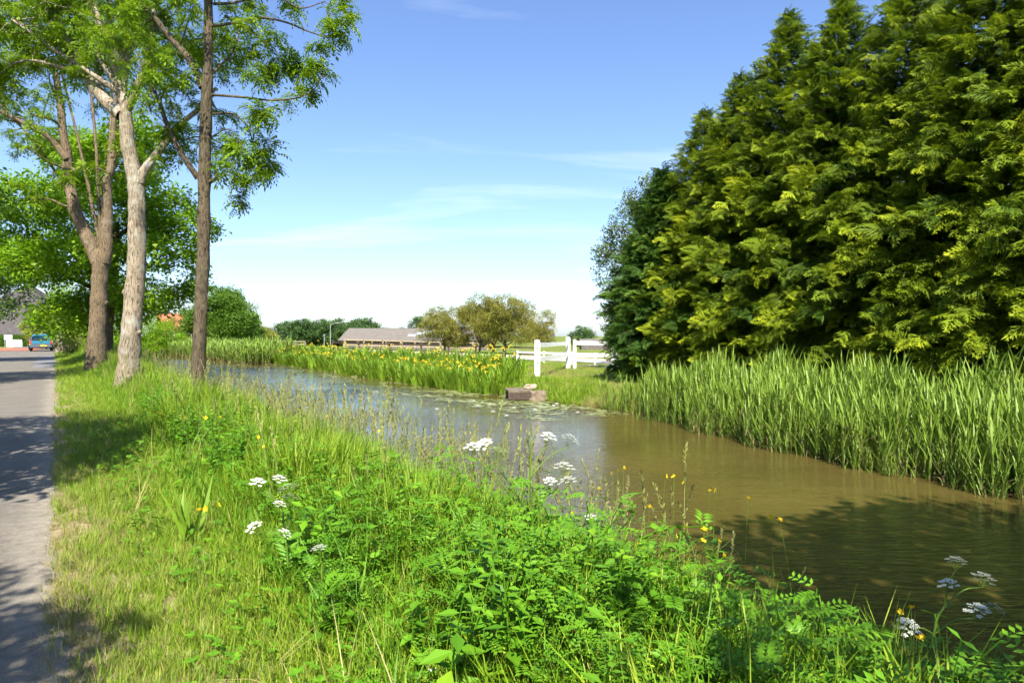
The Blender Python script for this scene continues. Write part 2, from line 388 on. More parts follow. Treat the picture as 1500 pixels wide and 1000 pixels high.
# ------------------------------------------------------------------ ground, water, road
def axis(fine0, fine1, step, far):
    a = list(np.arange(fine0, fine1 + 1e-6, step)); g = step; x = fine1
    while x < far: g *= 1.22; x += g; a.append(x)
    g = step; x = fine0; b = []
    while x > -far: g *= 1.22; x -= g; b.append(x)
    return np.array(b[::-1] + a)
ua = axis(-4, 40, 0.4, 3500); va = axis(-0.6, 16, 0.2, 3500)
UU, VV = np.meshgrid(ua, va, indexing='ij'); HH = height(UU, VV)
jit = np.array([mnoise.noise(Vector((a*0.9, b*0.9, 3))) for a, b in zip(UU.ravel(), VV.ravel())]).reshape(UU.shape)
HH = HH + 0.05 * jit * sm(0.3, 1.2, VV) * (np.abs(UU) < 200)
gx, gy, _ = P(UU, VV)
nu, nv = UU.shape; idx = np.arange(nu * nv).reshape(nu, nv)
GF = np.stack([idx[:-1, :-1], idx[1:, :-1], idx[1:, 1:], idx[:-1, 1:]], -1).reshape(-1, 4)[:, ::-1]
m, n, out = newmat('ground')
at = n.nodes.new('ShaderNodeAttribute'); at.attribute_name = 'vv'
n1 = noise_node(n, 0.9, 6, 0.65); n2 = noise_node(n, 14, 5, 0.7); n3 = noise_node(n, 0.06, 4)
gcol = ramp(n, n1.outputs[0], [(0.3, (0.075, 0.11, 0.02)), (0.55, (0.15, 0.18, 0.04)), (0.75, (0.24, 0.225, 0.08))]).outputs[0]
gcol = mixc(n, 0.6, gcol, ramp(n, n3.outputs[0], [(0.35, (0.75, 0.95, 0.7)), (0.65, (1.25, 1.1, 0.9))]).outputs[0], 'MULTIPLY')
dirt = ramp(n, n2.outputs[0], [(0.3, (0.15, 0.115, 0.07)), (0.6, (0.33, 0.27, 0.17)), (0.8, (0.42, 0.36, 0.24))]).outputs[0]
ad = n.nodes.new('ShaderNodeMath'); ad.operation = 'MULTIPLY_ADD'; n.links.new(n1.outputs[0], ad.inputs[0]); ad.inputs[1].default_value = -1.1; n.links.new(at.outputs['Fac'], ad.inputs[2])
df = ramp(n, ad.outputs[0], [(0.0, (1, 1, 1)), (0.30, (0.0, 0.0, 0.0))])
gcol = mixc(n, df.outputs[0], gcol, dirt)
mud = n.nodes.new('ShaderNodeNewGeometry'); sp = n.nodes.new('ShaderNodeSeparateXYZ'); n.links.new(mud.outputs['Position'], sp.inputs[0])
mr = n.nodes.new('ShaderNodeMapRange'); mr.inputs[1].default_value = -0.42; mr.inputs[2].default_value = -0.5; n.links.new(sp.outputs[2], mr.inputs[0])
vs = n.nodes.new('ShaderNodeMath'); vs.operation = 'LESS_THAN'; vs.inputs[1].default_value = 20.0; n.links.new(at.outputs['Fac'], vs.inputs[0])
vm = n.nodes.new('ShaderNodeMath'); vm.operation = 'MULTIPLY'; n.links.new(mr.outputs[0], vm.inputs[0]); n.links.new(vs.outputs[0], vm.inputs[1])
gcol = mixc(n, vm.outputs[0], gcol, (0.06, 0.045, 0.025))
b = principled(n, Roughness=0.95); b.inputs['Specular IOR Level'].default_value = 0.1
n.links.new(gcol, b.inputs['Base Color']); bp = bump(n, n2.outputs[0], 0.6, 0.03); n.links.new(bp.outputs[0], b.inputs['Normal']); n.links.new(b.outputs[0], out.inputs[0])
me = mesh_np('ground', np.stack([gx, gy, HH], -1).reshape(-1, 3), GF, 'ground', smooth=True)
a = me.attributes.new('vv', 'FLOAT', 'POINT'); a.data.foreach_set('value', np.where(VV < -4.5, -VV - 4.5, VV).astype(np.float32).ravel())
tag(link('ground', me), kind='structure')

# water
m, n, out = newmat('water')
t = n.nodes.new('ShaderNodeTexCoord'); mpn = n.nodes.new('ShaderNodeMapping'); mpn.inputs['Rotation'].default_value = (0, 0, R(-20)); mpn.inputs['Scale'].default_value = (0.5, 1.7, 1)
n.links.new(t.outputs['Object'], mpn.inputs[0])
w1 = noise_node(n, 7.5, 4, 0.55, vec=mpn.outputs[0], dist=0.6); w2 = noise_node(n, 1.6, 2, 0.5, vec=mpn.outputs[0])
calm = noise_node(n, 0.16, 2)
cr = ramp(n, calm.outputs[0], [(0.38, (0.18,) * 3), (0.62, (1, 1, 1))])
wm = n.nodes.new('ShaderNodeMath'); wm.operation = 'MULTIPLY'; n.links.new(w1.outputs[0], wm.inputs[0]); n.links.new(cr.outputs[0], wm.inputs[1])
wa = n.nodes.new('ShaderNodeMath'); wa.operation = 'MULTIPLY_ADD'; n.links.new(w2.outputs[0], wa.inputs[0]); wa.inputs[1].default_value = 0.5; n.links.new(wm.outputs[0], wa.inputs[2])
bp = bump(n, wa.outputs[0], 0.5, 0.05)
sil = noise_node(n, 0.5, 4)
wc = ramp(n, sil.outputs[0], [(0.3, (0.066, 0.052, 0.014)), (0.7, (0.098, 0.076, 0.021))])
b = principled(n, Roughness=0.04, IOR=1.33); n.links.new(wc.outputs[0], b.inputs['Base Color']); b.inputs['Specular IOR Level'].default_value = 0.5
n.links.new(bp.outputs[0], b.inputs['Normal']); n.links.new(b.outputs[0], out.inputs[0])
us = np.arange(-70, 107, 3.0); wv = []
for u in us: wv += [P(u, float(vL(u)) - 0.35, WATER), P(u, float(vR(u)) + 0.35, WATER)]
WF = [(2*i, 2*i+1, 2*i+3, 2*i+2) for i in range(len(us) - 1)]
tag(link('water', mesh_np('water', np.array(wv), np.array(WF), 'water')), kind='structure')

# road
m, n, out = newmat('asphalt')
a1 = noise_node(n, 160, 3, 0.7); a2 = noise_node(n, 1.3, 5, 0.6); a3 = noise_node(n, 14, 4, 0.6)
c = ramp(n, a1.outputs[0], [(0.3, (0.085, 0.079, 0.068)), (0.5, (0.155, 0.142, 0.122)), (0.72, (0.25, 0.23, 0.195))]).outputs[0]
c = mixc(n, 0.7, c, ramp(n, a2.outputs[0], [(0.3, (0.66, 0.66, 0.67)), (0.7, (1.2, 1.18, 1.14))]).outputs[0], 'MULTIPLY')
atv = n.nodes.new('ShaderNodeAttribute'); atv.attribute_name = 'vv'
ed = n.nodes.new('ShaderNodeMath'); ed.operation = 'MULTIPLY_ADD'; n.links.new(a3.outputs[0], ed.inputs[0]); ed.inputs[1].default_value = 0.7; n.links.new(atv.outputs['Fac'], ed.inputs[2])
ef = ramp(n, ed.outputs[0], [(0.0, (0, 0, 0)), (0.42, (0.75, 0.75, 0.75))])
c = mixc(n, ef.outputs[0], c, ramp(n, a1.outputs[0], [(0.3, (0.23, 0.20, 0.155)), (0.7, (0.47, 0.42, 0.34))]).outputs[0])
vo = n.nodes.new('ShaderNodeTexVoronoi'); vo.feature = 'DISTANCE_TO_EDGE'; vo.inputs['Scale'].default_value = 0.8
tcv = n.nodes.new('ShaderNodeTexCoord'); wn = noise_node(n, 3, 3); vv2 = n.nodes.new('ShaderNodeVectorMath'); vv2.operation = 'ADD'
n.links.new(tcv.outputs['Object'], vv2.inputs[0]); n.links.new(wn.outputs['Color'], vv2.inputs[1]); n.links.new(vv2.outputs[0], vo.inputs['Vector'])
ck = ramp(n, vo.outputs[0], [(0.0, (0.6, 0.6, 0.6)), (0.012, (0, 0, 0))]); c = mixc(n, ck.outputs[0], c, (0.10, 0.09, 0.075))
b = principled(n, Roughness=0.9); b.inputs['Specular IOR Level'].default_value = 0.25
n.links.new(c, b.inputs['Base Color']); bp = bump(n, a1.outputs[0], 0.5, 0.006); n.links.new(bp.outputs[0], b.inputs['Normal']); n.links.new(b.outputs[0], out.inputs[0])
rv = []; rf = []; ratt = []
ru = np.concatenate([np.arange(-20, 30, 0.12), np.arange(30, 131, 0.5)])
for i, u in enumerate(ru):
    e = 0.02 + 0.16 * mnoise.noise(Vector((u * 0.7, 1, 0))) + 0.07 * mnoise.noise(Vector((u * 4, 5, 0))) + 0.5 * float(sm(45, 62, u))
    for v in (-4.5, -2.5, -0.6, -0.2, e - 0.06, e): rv.append(P(u, v, 0.012 if v < e - 0.01 else -0.012)); ratt.append(v - e)
    if i: rf += [((i-1)*6+j, (i-1)*6+j+1, i*6+j+1, i*6+j) for j in range(5)]
me = mesh_np('road', np.array(rv), np.array(rf), 'asphalt', smooth=True)
a = me.attributes.new('vv', 'FLOAT', 'POINT'); a.data.foreach_set('value', np.array(ratt, np.float32))
tag(link('road', me), kind='structure')
def strip(name, mat, u0, u1, v0, v1, z, nu_=12, nv_=6):
    g = [P(u, v, hz(u, v) * 0 + (hz(u, v) if v > 0.5 else 0) + z) for u in np.linspace(u0, u1, nu_) for v in np.linspace(v0, v1, nv_)]
    f = [(i*nv_+j, i*nv_+j+1, (i+1)*nv_+j+1, (i+1)*nv_+j) for i in range(nu_-1) for j in range(nv_-1)]
    o = link(name, mesh_np(name, np.array(g), np.array(f), mat)); tag(o, kind='structure'); return o
strip('brick_crossing', 'brick_red', 84, 102, -30, -1.6, 0.03)
plain('asphalt_patch', (0.16, 0.16, 0.165), 0.9, 0.2, var=0.15, scale=30)
strip('asphalt_patch', 'asphalt_patch', 38, 62, -0.95, -0.05, 0.018)
plain('sand', (0.47, 0.39, 0.27), 0.95, 0.1, var=0.18, scale=0.5)
strip('paddock', 'sand', 6, 100, 30, 47, 0.05, 20, 20)
plain('track', (0.42, 0.37, 0.30), 0.95, 0.1, var=0.15, scale=0.8)
strip('track', 'track', -20, 30, 22.2, 25.5, 0.04, 20, 8)

# ------------------------------------------------------------------ leaf templates
def t_broad(nl, leaf, flat=0.5, r=None):
    r = r or rng; tb = TB()
    for i in range(nl):
        p = r.normal(0, 0.42, 3); p[2] *= flat
        az = r.uniform(0, 6.28); el = r.uniform(-0.7, 0.35)
        d = np.array([math.cos(az)*math.cos(el), math.sin(az)*math.cos(el), math.sin(el)])
        nm = np.array([r.normal(0, 0.45), r.normal(0, 0.45), 1.0])
        L = leaf * r.uniform(0.7, 1.25); tb.leaf(p, d, nm, L, L * 0.62, r.normal(0, 0.10))
    return tb.get()
def t_ash():
    tb = TB()
    for i in range(rng.integers(5, 8)):
        az = rng.uniform(0, 6.28); el = rng.uniform(-0.2, 0.8); L = rng.uniform(0.20, 0.32)
        p0 = np.zeros(3); pts = []
        for k in range(6):
            e = el - 0.28 * k; pts.append(p0.copy()); p0 = p0 + np.array([math.cos(az)*math.cos(e), math.sin(az)*math.cos(e), math.sin(e)]) * L / 5
        for k in range(1, 6):
            d = pts[k] - pts[k-1]; d /= np.linalg.norm(d); sdv = np.array([-math.sin(az), math.cos(az), 0])
            a = rng.normal(0, 0.08)
            if k == 5: tb.leaf(pts[k], d, (0, 0, 1), 0.095, 0.034, a)
            else:
                for s in (-1, 1): tb.leaf(pts[k], d * 0.55 + s * sdv + np.array([0, 0, -0.25]), (0, 0, 1), rng.uniform(0.075, 0.10), 0.032, a)
    return tb.get()
def t_conifer():
    """a flat drooping spray of scale leaves growing along +x"""
    tb = TB(); L = 0.56; nb = 7
    for k in range(nb):
        t = (k + 0.6) / nb; x = L * t * 0.92; z = 0.10 * math.sin(t * 2.2) - 0.26 * t * t
        for s in (-1, 1):
            l = 0.30 * (1 - t) ** 0.7 + 0.07; a = 0.85 - 0.35 * t + rng.normal(0, 0.10)
            d = np.array([math.cos(a), s * math.sin(a), -0.22 - 0.25 * t + rng.normal(0, 0.08)])
            nm = np.array([0.15, -s * 0.35 + rng.normal(0, 0.2), 1.0])
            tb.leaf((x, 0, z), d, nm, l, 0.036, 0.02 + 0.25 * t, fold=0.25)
            q = np.array([x, 0, z]) + d / np.linalg.norm(d) * l * 0.42
            for s2 in (-1, 1):
                a2 = a * s + s2 * 0.62
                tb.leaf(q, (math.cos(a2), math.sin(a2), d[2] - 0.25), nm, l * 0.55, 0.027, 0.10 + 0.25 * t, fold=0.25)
    tb.leaf((L * 0.9, 0, -0.10), (1, 0, -0.7), (0.5, 0, 1), 0.15, 0.04, 0.3)
    return tb.get()
ASH = [t_ash() for _ in range(4)]
CON = [t_conifer() for _ in range(4)]
BROAD = [t_broad(14, 0.42) for _ in range(4)]
BROADF = [t_broad(22, 0.30) for _ in range(4)]
def rand_rot(N, tilt=0.5):
    return rotz(rng.uniform(0, 6.283, N)) @ rotx(rng.normal(0, tilt, N)) @ roty(rng.normal(0, tilt, N))
def crown(lobes, per_m2, csize, tpls, sc, shell=0.55, mi=0, base_var=0.42, tilt=0.45):
    """leaf clumps spread through ellipsoid lobes, denser near the skin, in uneven bunches"""
    for (c, r) in lobes:
        c = np.array(c, float); r = np.array(r, float) * np.ones(3)
        area = 4 * np.pi * ((r[0]*r[1])**1.6 / 3 + (r[0]*r[2])**1.6 / 3 + (r[1]*r[2])**1.6 / 3) ** (1 / 1.6)
        N = int(area * per_m2); d = rng.normal(0, 1, (N, 3)); d /= np.linalg.norm(d, axis=1)[:, None]
        rad = shell + (1 - shell) * rng.uniform(0, 1, N) ** 0.6
        rad *= 1 + 0.22 * np.array([mnoise.noise(Vector(tuple(q * 2.3 + c))) for q in d])
        p = c + d * r * rad[:, None]
        nn = np.array([mnoise.noise(Vector(tuple(q * (1.1 / csize) * 0.45))) for q in p]); k = nn > -0.22
        p = p[k]; nn = nn[k]; N = len(p)
        s = csize * rng.uniform(0.7, 1.3, N)
        pick(tpls, sc, rand_rot(N, tilt) * s[:, None, None], p, base_var + 0.35 * nn + rng.normal(0, 0.12, N), mi)

# ------------------------------------------------------------------ roadside trees drawn from the picture
def roadside_tree(name, label, Z, trunk, trunk_r, limbs, bark, tops, group, spray_scale=1.0, twigs=1.0, base_uv=None, ntop=1.0):
    """trunk and limbs are traced as pixel paths on the tree's own depth; each point may add a depth offset"""
    base = pp(*trunk[0][:2], Z); u, v = UV(base[0], base[1]); gz = hz(u, v)
    root = empty(name, (base[0], base[1], gz), label, 'tree', group)
    off = np.array([base[0], base[1], gz])
    def path(pts):
        return np.array([pp(p[0], p[1], Z + (p[2] if len(p) > 2 else 0)) for p in pts]) - off
    tp = path(trunk); tp[0][2] = -0.25
    tp = smooth_path(tp, 6); tr = np.interp(np.linspace(0, 1, len(tp)), np.linspace(0, 1, len(trunk_r)), trunk_r)
    tr = 0.83 * tr * (1 + 0.05 * np.sin(np.arange(len(tr)) * 1.7))
    tk = MB(); tk.tube(tp, tr, 20, 0, 0.13)
    for kx in range(5):                                   # knots and old pruning scars
        i = rng.integers(6, len(tp) - 6); a = rng.uniform(0, 6.28); r0 = tr[i]; dd = np.array([math.cos(a), math.sin(a), 0.15])
        tk.tube([tp[i] + dd * r0 * q for q in (0.5, 0.85, 1.02, 1.14, 1.18)], [r0 * q for q in (0.62, 0.50, 0.36, 0.20, 0.06)], 10, 0, 0.15)
    tk.build('trunk', bark, root, True)
    sc = Scatter()
    def twig(mb, p, d, L, r, n=5, leaves=True):
        pts = [p]; q = p.copy(); dd = d / np.linalg.norm(d)
        for i in range(n):
            dd = dd + rng.normal(0, 0.22, 3) + np.array([0, 0, -0.10 + 0.16 * i / n]); dd /= np.linalg.norm(dd); q = q + dd * L / n; pts.append(q.copy())
        mb.tube(smooth_path(pts, 2), np.linspace(r, r * 0.3, 2 * n + 1), 5)
        if leaves:
            N = max(3, int(L * 4.2 * twigs)); t = rng.uniform(0.35, 1.0, N) * n; i = np.minimum(t.astype(int), n - 1); P_ = np.array(pts)
            pos = P_[i] + (P_[i + 1] - P_[i]) * (t - i)[:, None] + rng.normal(0, 0.07, (N, 3))
            pos[-1] = pts[-1]
            pick(ASH, sc, rand_rot(N, 0.35) * (rng.uniform(0.75, 1.2, N) * spray_scale)[:, None, None], pos, 0.42 + rng.normal(0, 0.16, N))
        return pts
    for (pts, r0, r1, ntw, tl) in limbs:
        mb = MB(); lp = smooth_path(path(pts), 5); mb.tube(lp, np.linspace(r0, r1, len(lp)), 10, 0, 0.15)
        for k in range(ntw):
            t = rng.uniform(0.25, 1.0) if k else 1.0; i = min(int(t * (len(lp) - 1)), len(lp) - 2)
            ax = lp[i + 1] - lp[i]; ax /= np.linalg.norm(ax)
            d = ax * 0.6 + rng.normal(0, 0.65, 3) + np.array([0, 0, 0.1]); L = tl * rng.uniform(0.6, 1.3)
            tw = twig(mb, lp[i], d, L, max(0.006, r1 * 0.6))
            for j in range(2):
                d2 = rng.normal(0, 0.7, 3) + (tw[3] - tw[2]) / np.linalg.norm(tw[3] - tw[2]); twig(mb, tw[rng.integers(2, 5)], d2, L * 0.6, 0.005, 4)
        mb.build('limb', bark, root, True)
    # upper crown
    for (c, r, nb) in tops:
        c = pp(c[0], c[1], Z + c[2]) - off; mb = MB()
        st = tp[-1] if c[2] > tp[-1][2] - 1 else tp[int(len(tp) * 0.75)]
        mb.tube(smooth_path([st, (st + c) / 2 + rng.normal(0, 0.2, 3), c], 4), np.linspace(0.07, 0.03, 9), 7)
        for k in range(nb):
            d = rng.normal(0, 1, 3); d /= np.linalg.norm(d); d[2] *= 0.8; tw = twig(mb, c + d * r * 0.2, d, r * rng.uniform(0.6, 1.0), 0.014, 5)
            for j in range(2): twig(mb, tw[rng.integers(2, 5)], d + rng.normal(0, 0.6, 3), r * 0.45, 0.006, 4)
        mb.build('limb', bark, root, True)
    o = link('crown', sc.mesh('crown', 'ash_leaf'), root); o['kind'] = 'stuff'
    return root
VG = 'trees on the verge between road and canal'
roadside_tree('roadside_tree', 'slim dark-barked tree standing nearest, right of the pale trunk, at the canal edge', 13.8,
    [(290, 604), (289, 570), (292, 500), (295, 430), (298, 380), (300, 266), (304, 152), (307, 76), (307, 0), (310, -90), (312, -170)],
    [0.22, 0.165, 0.155, 0.15, 0.15, 0.145, 0.13, 0.11, 0.10, 0.075, 0.05],
    [([(298, 130), (281, 91, 0.1), (251, 57, 0.2), (228, 27, 0.2), (201, 0, 0.3), (170, -50, 0.4)], 0.075, 0.03, 7, 1.3),
     ([(291, 262), (266, 224, -0.2), (247, 186, -0.3), (232, 144, -0.4), (213, 114, -0.4), (205, 80, -0.3)], 0.06, 0.018, 9, 1.0),
     ([(312, 40), (342, 36, -0.2), (380, 28, -0.4), (418, 34, -0.5), (456, 49, -0.6), (487, 57, -0.6), (515, 47, -0.6)], 0.032, 0.006, 3, 0.6),
     ([(311, 140), (361, 144, -0.3), (399, 148, -0.4), (437, 144, -0.5), (460, 133, -0.5), (475, 110, -0.5)], 0.026, 0.006, 7, 0.55),
     ([(314, 8), (345, 6, 0.2), (400, -6, 0.4), (440, 14, 0.5), (478, 4, 0.5)], 0.03, 0.008, 4, 0.6),
     ([(330, 25), (365, 42, 0.3), (395, 72, 0.4), (412, 88, 0.4), (425, 110, 0.4)], 0.022, 0.006, 7, 0.5),
     ([(312, 168), (342, 168, 0.3), (365, 190, 0.4), (372, 228, 0.4), (362, 262, 0.4), (345, 268, 0.4)], 0.02, 0.005, 8, 0.45),
     ([(313, 200), (335, 190, -0.3), (350, 205, -0.4), (360, 240, -0.4)], 0.014, 0.005, 5, 0.4),
     ([(311, 110), (340, 80, 0.6), (352, 50, 0.8), (360, 10, 1.0)], 0.03, 0.008, 8, 0.7),
     ([(303, 200), (275, 205, 0.3), (262, 230, 0.4)], 0.014, 0.005, 4, 0.4),
     ([(306, 268), (317, 262, -0.1), (319, 254, -0.12)], 0.05, 0.03, 0, 0.2)],
    'bark_dark', [((312, -220, 0), 1.7, 10), ((230, -140, 0.5), 1.5, 9), ((400, -120, -0.4), 1.4, 8), ((312, -330, 0.3), 1.4, 8)], VG, 1.0, 0.8)
roadside_tree('roadside_tree', 'thick pale trunk with white lichen patches, flared foot in grass', 17.3,
    [(184, 586), (186, 560), (190, 510), (196, 440), (201, 380), (201, 304), (199, 266), (189, 213), (186, 175), (183, 140)],
    [0.44, 0.34, 0.29, 0.27, 0.255, 0.235, 0.225, 0.195, 0.18, 0.15],
    [([(206, 268), (213, 250, 0), (236, 220, 0.1), (262, 186, 0.2), (293, 160, 0.4), (318, 130, 0.6)], 0.13, 0.04, 8, 1.2),
     ([(180, 170), (152, 144, 0.1), (129, 110, 0.2), (106, 72, 0.2), (87, 38, 0.1), (76, 0, 0), (66, -50, 0)], 0.17, 0.07, 12, 1.5),
     ([(188, 160), (205, 125, -0.2), (217, 99, -0.3), (224, 57, -0.4), (228, 10, -0.4), (230, -50, -0.4)], 0.13, 0.05, 12, 1.5),
     ([(183, 150), (172, 120, 0.5), (168, 80, 0.8), (165, 30, 0.9), (160, -40, 0.9)], 0.12, 0.05, 12, 1.4),
     ([(129, 110), (90, 100, -0.5), (50, 90, -0.8), (15, 95, -1.0)], 0.05, 0.015, 12, 1.2),
     ([(106, 72), (70, 50, 0.5), (35, 30, 0.8), (-10, 20, 1.0)], 0.05, 0.015, 12, 1.3),
     ([(217, 99), (255, 80, -0.6), (285, 60, -0.8), (320, 60, -1.0)], 0.04, 0.012, 8, 1.0)],
    'bark_pale', [((70, -140, 0), 2.3, 12), ((235, -150, 0), 2.3, 12), ((150, -230, 0.5), 2.4, 12), ((20, 30, -0.6), 1.3, 9), ((120, 20, -0.5), 1.5, 12)], VG, 1.1, 1.15)
roadside_tree('roadside_tree', 'brown trunk forked low into two limbs, left of the pale trunk', 26.0,
    [(138, 552), (141, 515), (143, 470), (146, 420), (148, 385), (149, 368)],
    [0.50, 0.40, 0.35, 0.33, 0.34, 0.31],
    [([(145, 385), (133, 357, 0), (118, 325, 0), (110, 304, 0), (101, 258, 0.1), (100, 228, 0.1), (94, 195, 0), (90, 150, 0), (80, 90, 0)], 0.27, 0.10, 10, 1.6),
     ([(152, 385), (156, 361, 0), (158, 304, 0), (158, 266, 0), (165, 240, 0), (167, 190, 0.2), (175, 120, 0.3)], 0.26, 0.07, 8, 1.5),
     ([(99, 234), (85, 215, -0.1), (68, 198, -0.3), (38, 183, -0.6), (0, 162, -1.0), (-40, 130, -1.2)], 0.13, 0.05, 10, 1.5)],
    'bark_mid', [((70, 20, 0), 2.4, 12), ((-40, 110, 0), 2.0, 10), ((170, 40, 0.5), 2.4, 12), ((100, -80, 0), 2.5, 12)], VG, 1.2, 1.1)

# ------------------------------------------------------------------ other broadleaf trees
def broad_tree(name, label, base, h, lobes, leafm, bark, csize, dens, tpls, group=None, trunk_r=0.2, lean=(0, 0), limbs=5, trunk_top=0.6, cat='tree', base_var=0.42, mesh=None):
    root = empty(name, base, label, cat, group)
    tk = MB(); top = np.array([lean[0], lean[1], h * trunk_top])
    tp = smooth_path([(0, 0, -0.3), (lean[0]*0.1, lean[1]*0.1, h*trunk_top*0.2), (lean[0]*0.5+0.1, lean[1]*0.5, h*trunk_top*0.6), top], 4)
    tk.tube(tp, np.linspace(trunk_r * 1.25, trunk_r * 0.5, len(tp)), 10, 0, 0.2); tk.build('trunk', bark, root, True)
    for i, (c, r) in enumerate(lobes[:limbs]):
        c = np.array(c, float); st = tp[int(len(tp) * 0.6)] if i % 2 else tp[-2]
        mb = MB(); mb.tube(smooth_path([st, (st + c) / 2 + np.array([0, 0, -0.15]), c], 4), np.linspace(trunk_r * 0.45, trunk_r * 0.1, 9), 7)
        for k in range(5):
            d = rng.normal(0, 1, 3); d /= np.linalg.norm(d); mb.tube([c, c + d * np.array(r) * 0.5, c + d * np.array(r) * 0.85 + (0, 0, 0.1)], [trunk_r * 0.12, trunk_r * 0.07, trunk_r * 0.03], 5)
        mb.build('limb', bark, root, True)
    sc = Scatter(); crown(lobes, dens, csize, tpls, sc, base_var=base_var)
    o = link('crown', sc.mesh('crown', leafm), root); o['kind'] = 'stuff'
    return root
def lobes_for(W_, H0, H1, n, depth=None, seed=1, sz=0.36):
    """lobes that fill a rounded crown W_ wide between heights H0 and H1"""
    r = np.random.default_rng(seed); out_ = []; hh = H1 - H0
    for i in range(n):
        t = (i + 0.5) / n; z = H0 + hh * (0.12 + 0.76 * t); wr = W_ / 2 * math.sin(math.pi * (0.18 + 0.70 * t)) * 0.68
        a = i * 2.4 + r.uniform(-0.4, 0.4); k = W_ * sz * r.uniform(0.6, 0.95) * (1.1 - 0.4 * t)
        out_.append(((math.cos(a) * wr, math.sin(a) * wr, z), (k, k, k * 0.72)))
    return out_
def at_px(x, y, Z):
    p = pp(x, y, Z); u, v = UV(p[0], p[1]); return (p[0], p[1], hz(u, v))
def copy_tree(root, loc, label, rz, s):
    c = root.copy(); COL.objects.link(c); c.location = loc; c.rotation_euler = (0, 0, rz); c.scale = (s, s, s); c['label'] = label
    for ch in root.children:
        k = ch.copy(); COL.objects.link(k); k.parent = c
    return c
# the big bright green tree behind the verge trunks
LM0 = [((0, 0, 7.5), (3.2, 3.2, 1.9)), ((-3.2, -0.6, 8.3), (2.2, 2.2, 1.2)), ((2.6, -0.4, 8.0), (2.3, 2.3, 1.3)), ((-4.2, 0, 6.0), (1.9, 2.0, 0.9)), ((-2.0, -1.5, 5.0), (2.0, 2.2, 1.0)),
      ((3.4, -0.8, 5.6), (1.8, 1.9, 0.9)), ((2.5, -0.5, 3.6), (1.9, 2.0, 0.9)), ((0.2, 0, 10.2), (2.6, 2.6, 1.3)), ((-1.8, 0.5, 11.2), (1.8, 1.8, 0.9)), ((1.2, 0.2, 11.8), (1.6, 1.6, 0.9)),
      ((-1.4, -1.0, 2.4), (1.5, 1.7, 0.9)), ((0.3, -1.8, 5.2), (2.0, 2.0, 1.1)), ((-0.8, 1.5, 3.0), (2.4, 2.0, 1.2)), ((4.3, 0, 7.0), (1.3, 1.3, 0.7)), ((4.4, -0.3, 4.3), (1.0, 1.0, 0.6))]
LM = [((a * 0.98, b, c * 0.95), (r[0] * 0.92, r[1] * 0.92, r[2] * 1.0)) for (a, b, c), r in LM0]
mp_root = broad_tree('maple_tree', 'large bright green tree with layered foliage behind the verge trunks', at_px(152, 540, 33), 11.5, LM, 'maple_leaf', 'bark_dark', 0.55, 9.0, BROADF, trunk_r=0.33, lean=(0.5, 0.2), limbs=9)
# shrubs and ivy-clad trees by the parked car
def bush(label, x, Z, W_, H_, leafm, seed, base_var=0.42, group='shrubs beside the road by the car', cs=0.42, dens=9):
    return broad_tree('roadside_shrub', label, at_px(x, 500, Z), H_, [((a, b, max(c, 0.4)), r) for (a, b, c), r in lobes_for(W_, 0.1, H_, 8, seed=seed, sz=0.34)], leafm, 'bark_mid', cs, dens, BROADF, group, 0.07, trunk_top=0.5, limbs=3, cat='shrub', base_var=base_var)
bush('broad green shrub closing the gap behind the forked trunk', 168, 58, 6.5, 5.0, 'maple_leaf', 14, 0.5)
bush('yellow-green rounded shrub just behind the parked car', 68, 76, 4.6, 4.4, 'yellow_leaf', 3, 0.2)
bush('dense green shrub right of the parked car beneath the large tree', 98, 62, 3.6, 4.8, 'maple_leaf', 4, 0.5)
bush('low leafy shrub between the car and the forked trunk', 118, 52, 2.6, 3.6, 'ash_leaf', 5, 0.5)
bush('small bright shrub at the foot of the forked trunk', 104, 47, 1.8, 1.5, 'yellow_leaf', 6, 0.25)
bush('green shrub between the pale trunk and the canal bend', 232, 72, 5.2, 5.0, 'maple_leaf', 8, 0.45)
bush('yellowish-green shrub before the orange-roofed house', 236, 84, 4.0, 2.8, 'yellow_leaf', 9, 0.1)
bush('dark shrub left of the round tree by the canal bend', 278, 92, 4.6, 5.4, 'tree_leaf', 10, 0.5)
for i, (x, Z, h_) in enumerate([(86, 60, 4.2), (92, 58, 3.6), (104, 55, 3.9)]):
    t_ = broad_tree('pollard_tree', ['grey leafy-topped trunk nearest the right side of the car', 'grey trunk in the middle of the three by the car', 'short grey trunk before the shrubs, furthest right of the three'][i], at_px(x, 500, Z), h_ + 1.5,
        lobes_for(2.2, h_ - 0.6, h_ + 2.2, 5, seed=20 + i), 'maple_leaf', 'bark_pale', 0.42, 8, BROADF, 'pollarded trunks beside the car', 0.20, limbs=2, trunk_top=0.75)
bt = broad_tree('round_tree', 'large rounded green tree right of the slim trunk, at the canal bend', at_px(325, 500, 92), 8.6, lobes_for(8.6, 0.4, 8.2, 14, seed=31), 'tree_leaf', 'bark_dark', 0.7, 5.5, BROADF, trunk_r=0.3)
broad_tree('round_tree', 'smaller green tree tucked against the right side of the rounded tree', at_px(366, 500, 104), 5.0, lobes_for(4.6, 0.4, 5.2, 9, seed=33), 'tree_leaf', 'bark_dark', 0.6, 5.5, BROADF, trunk_r=0.2)
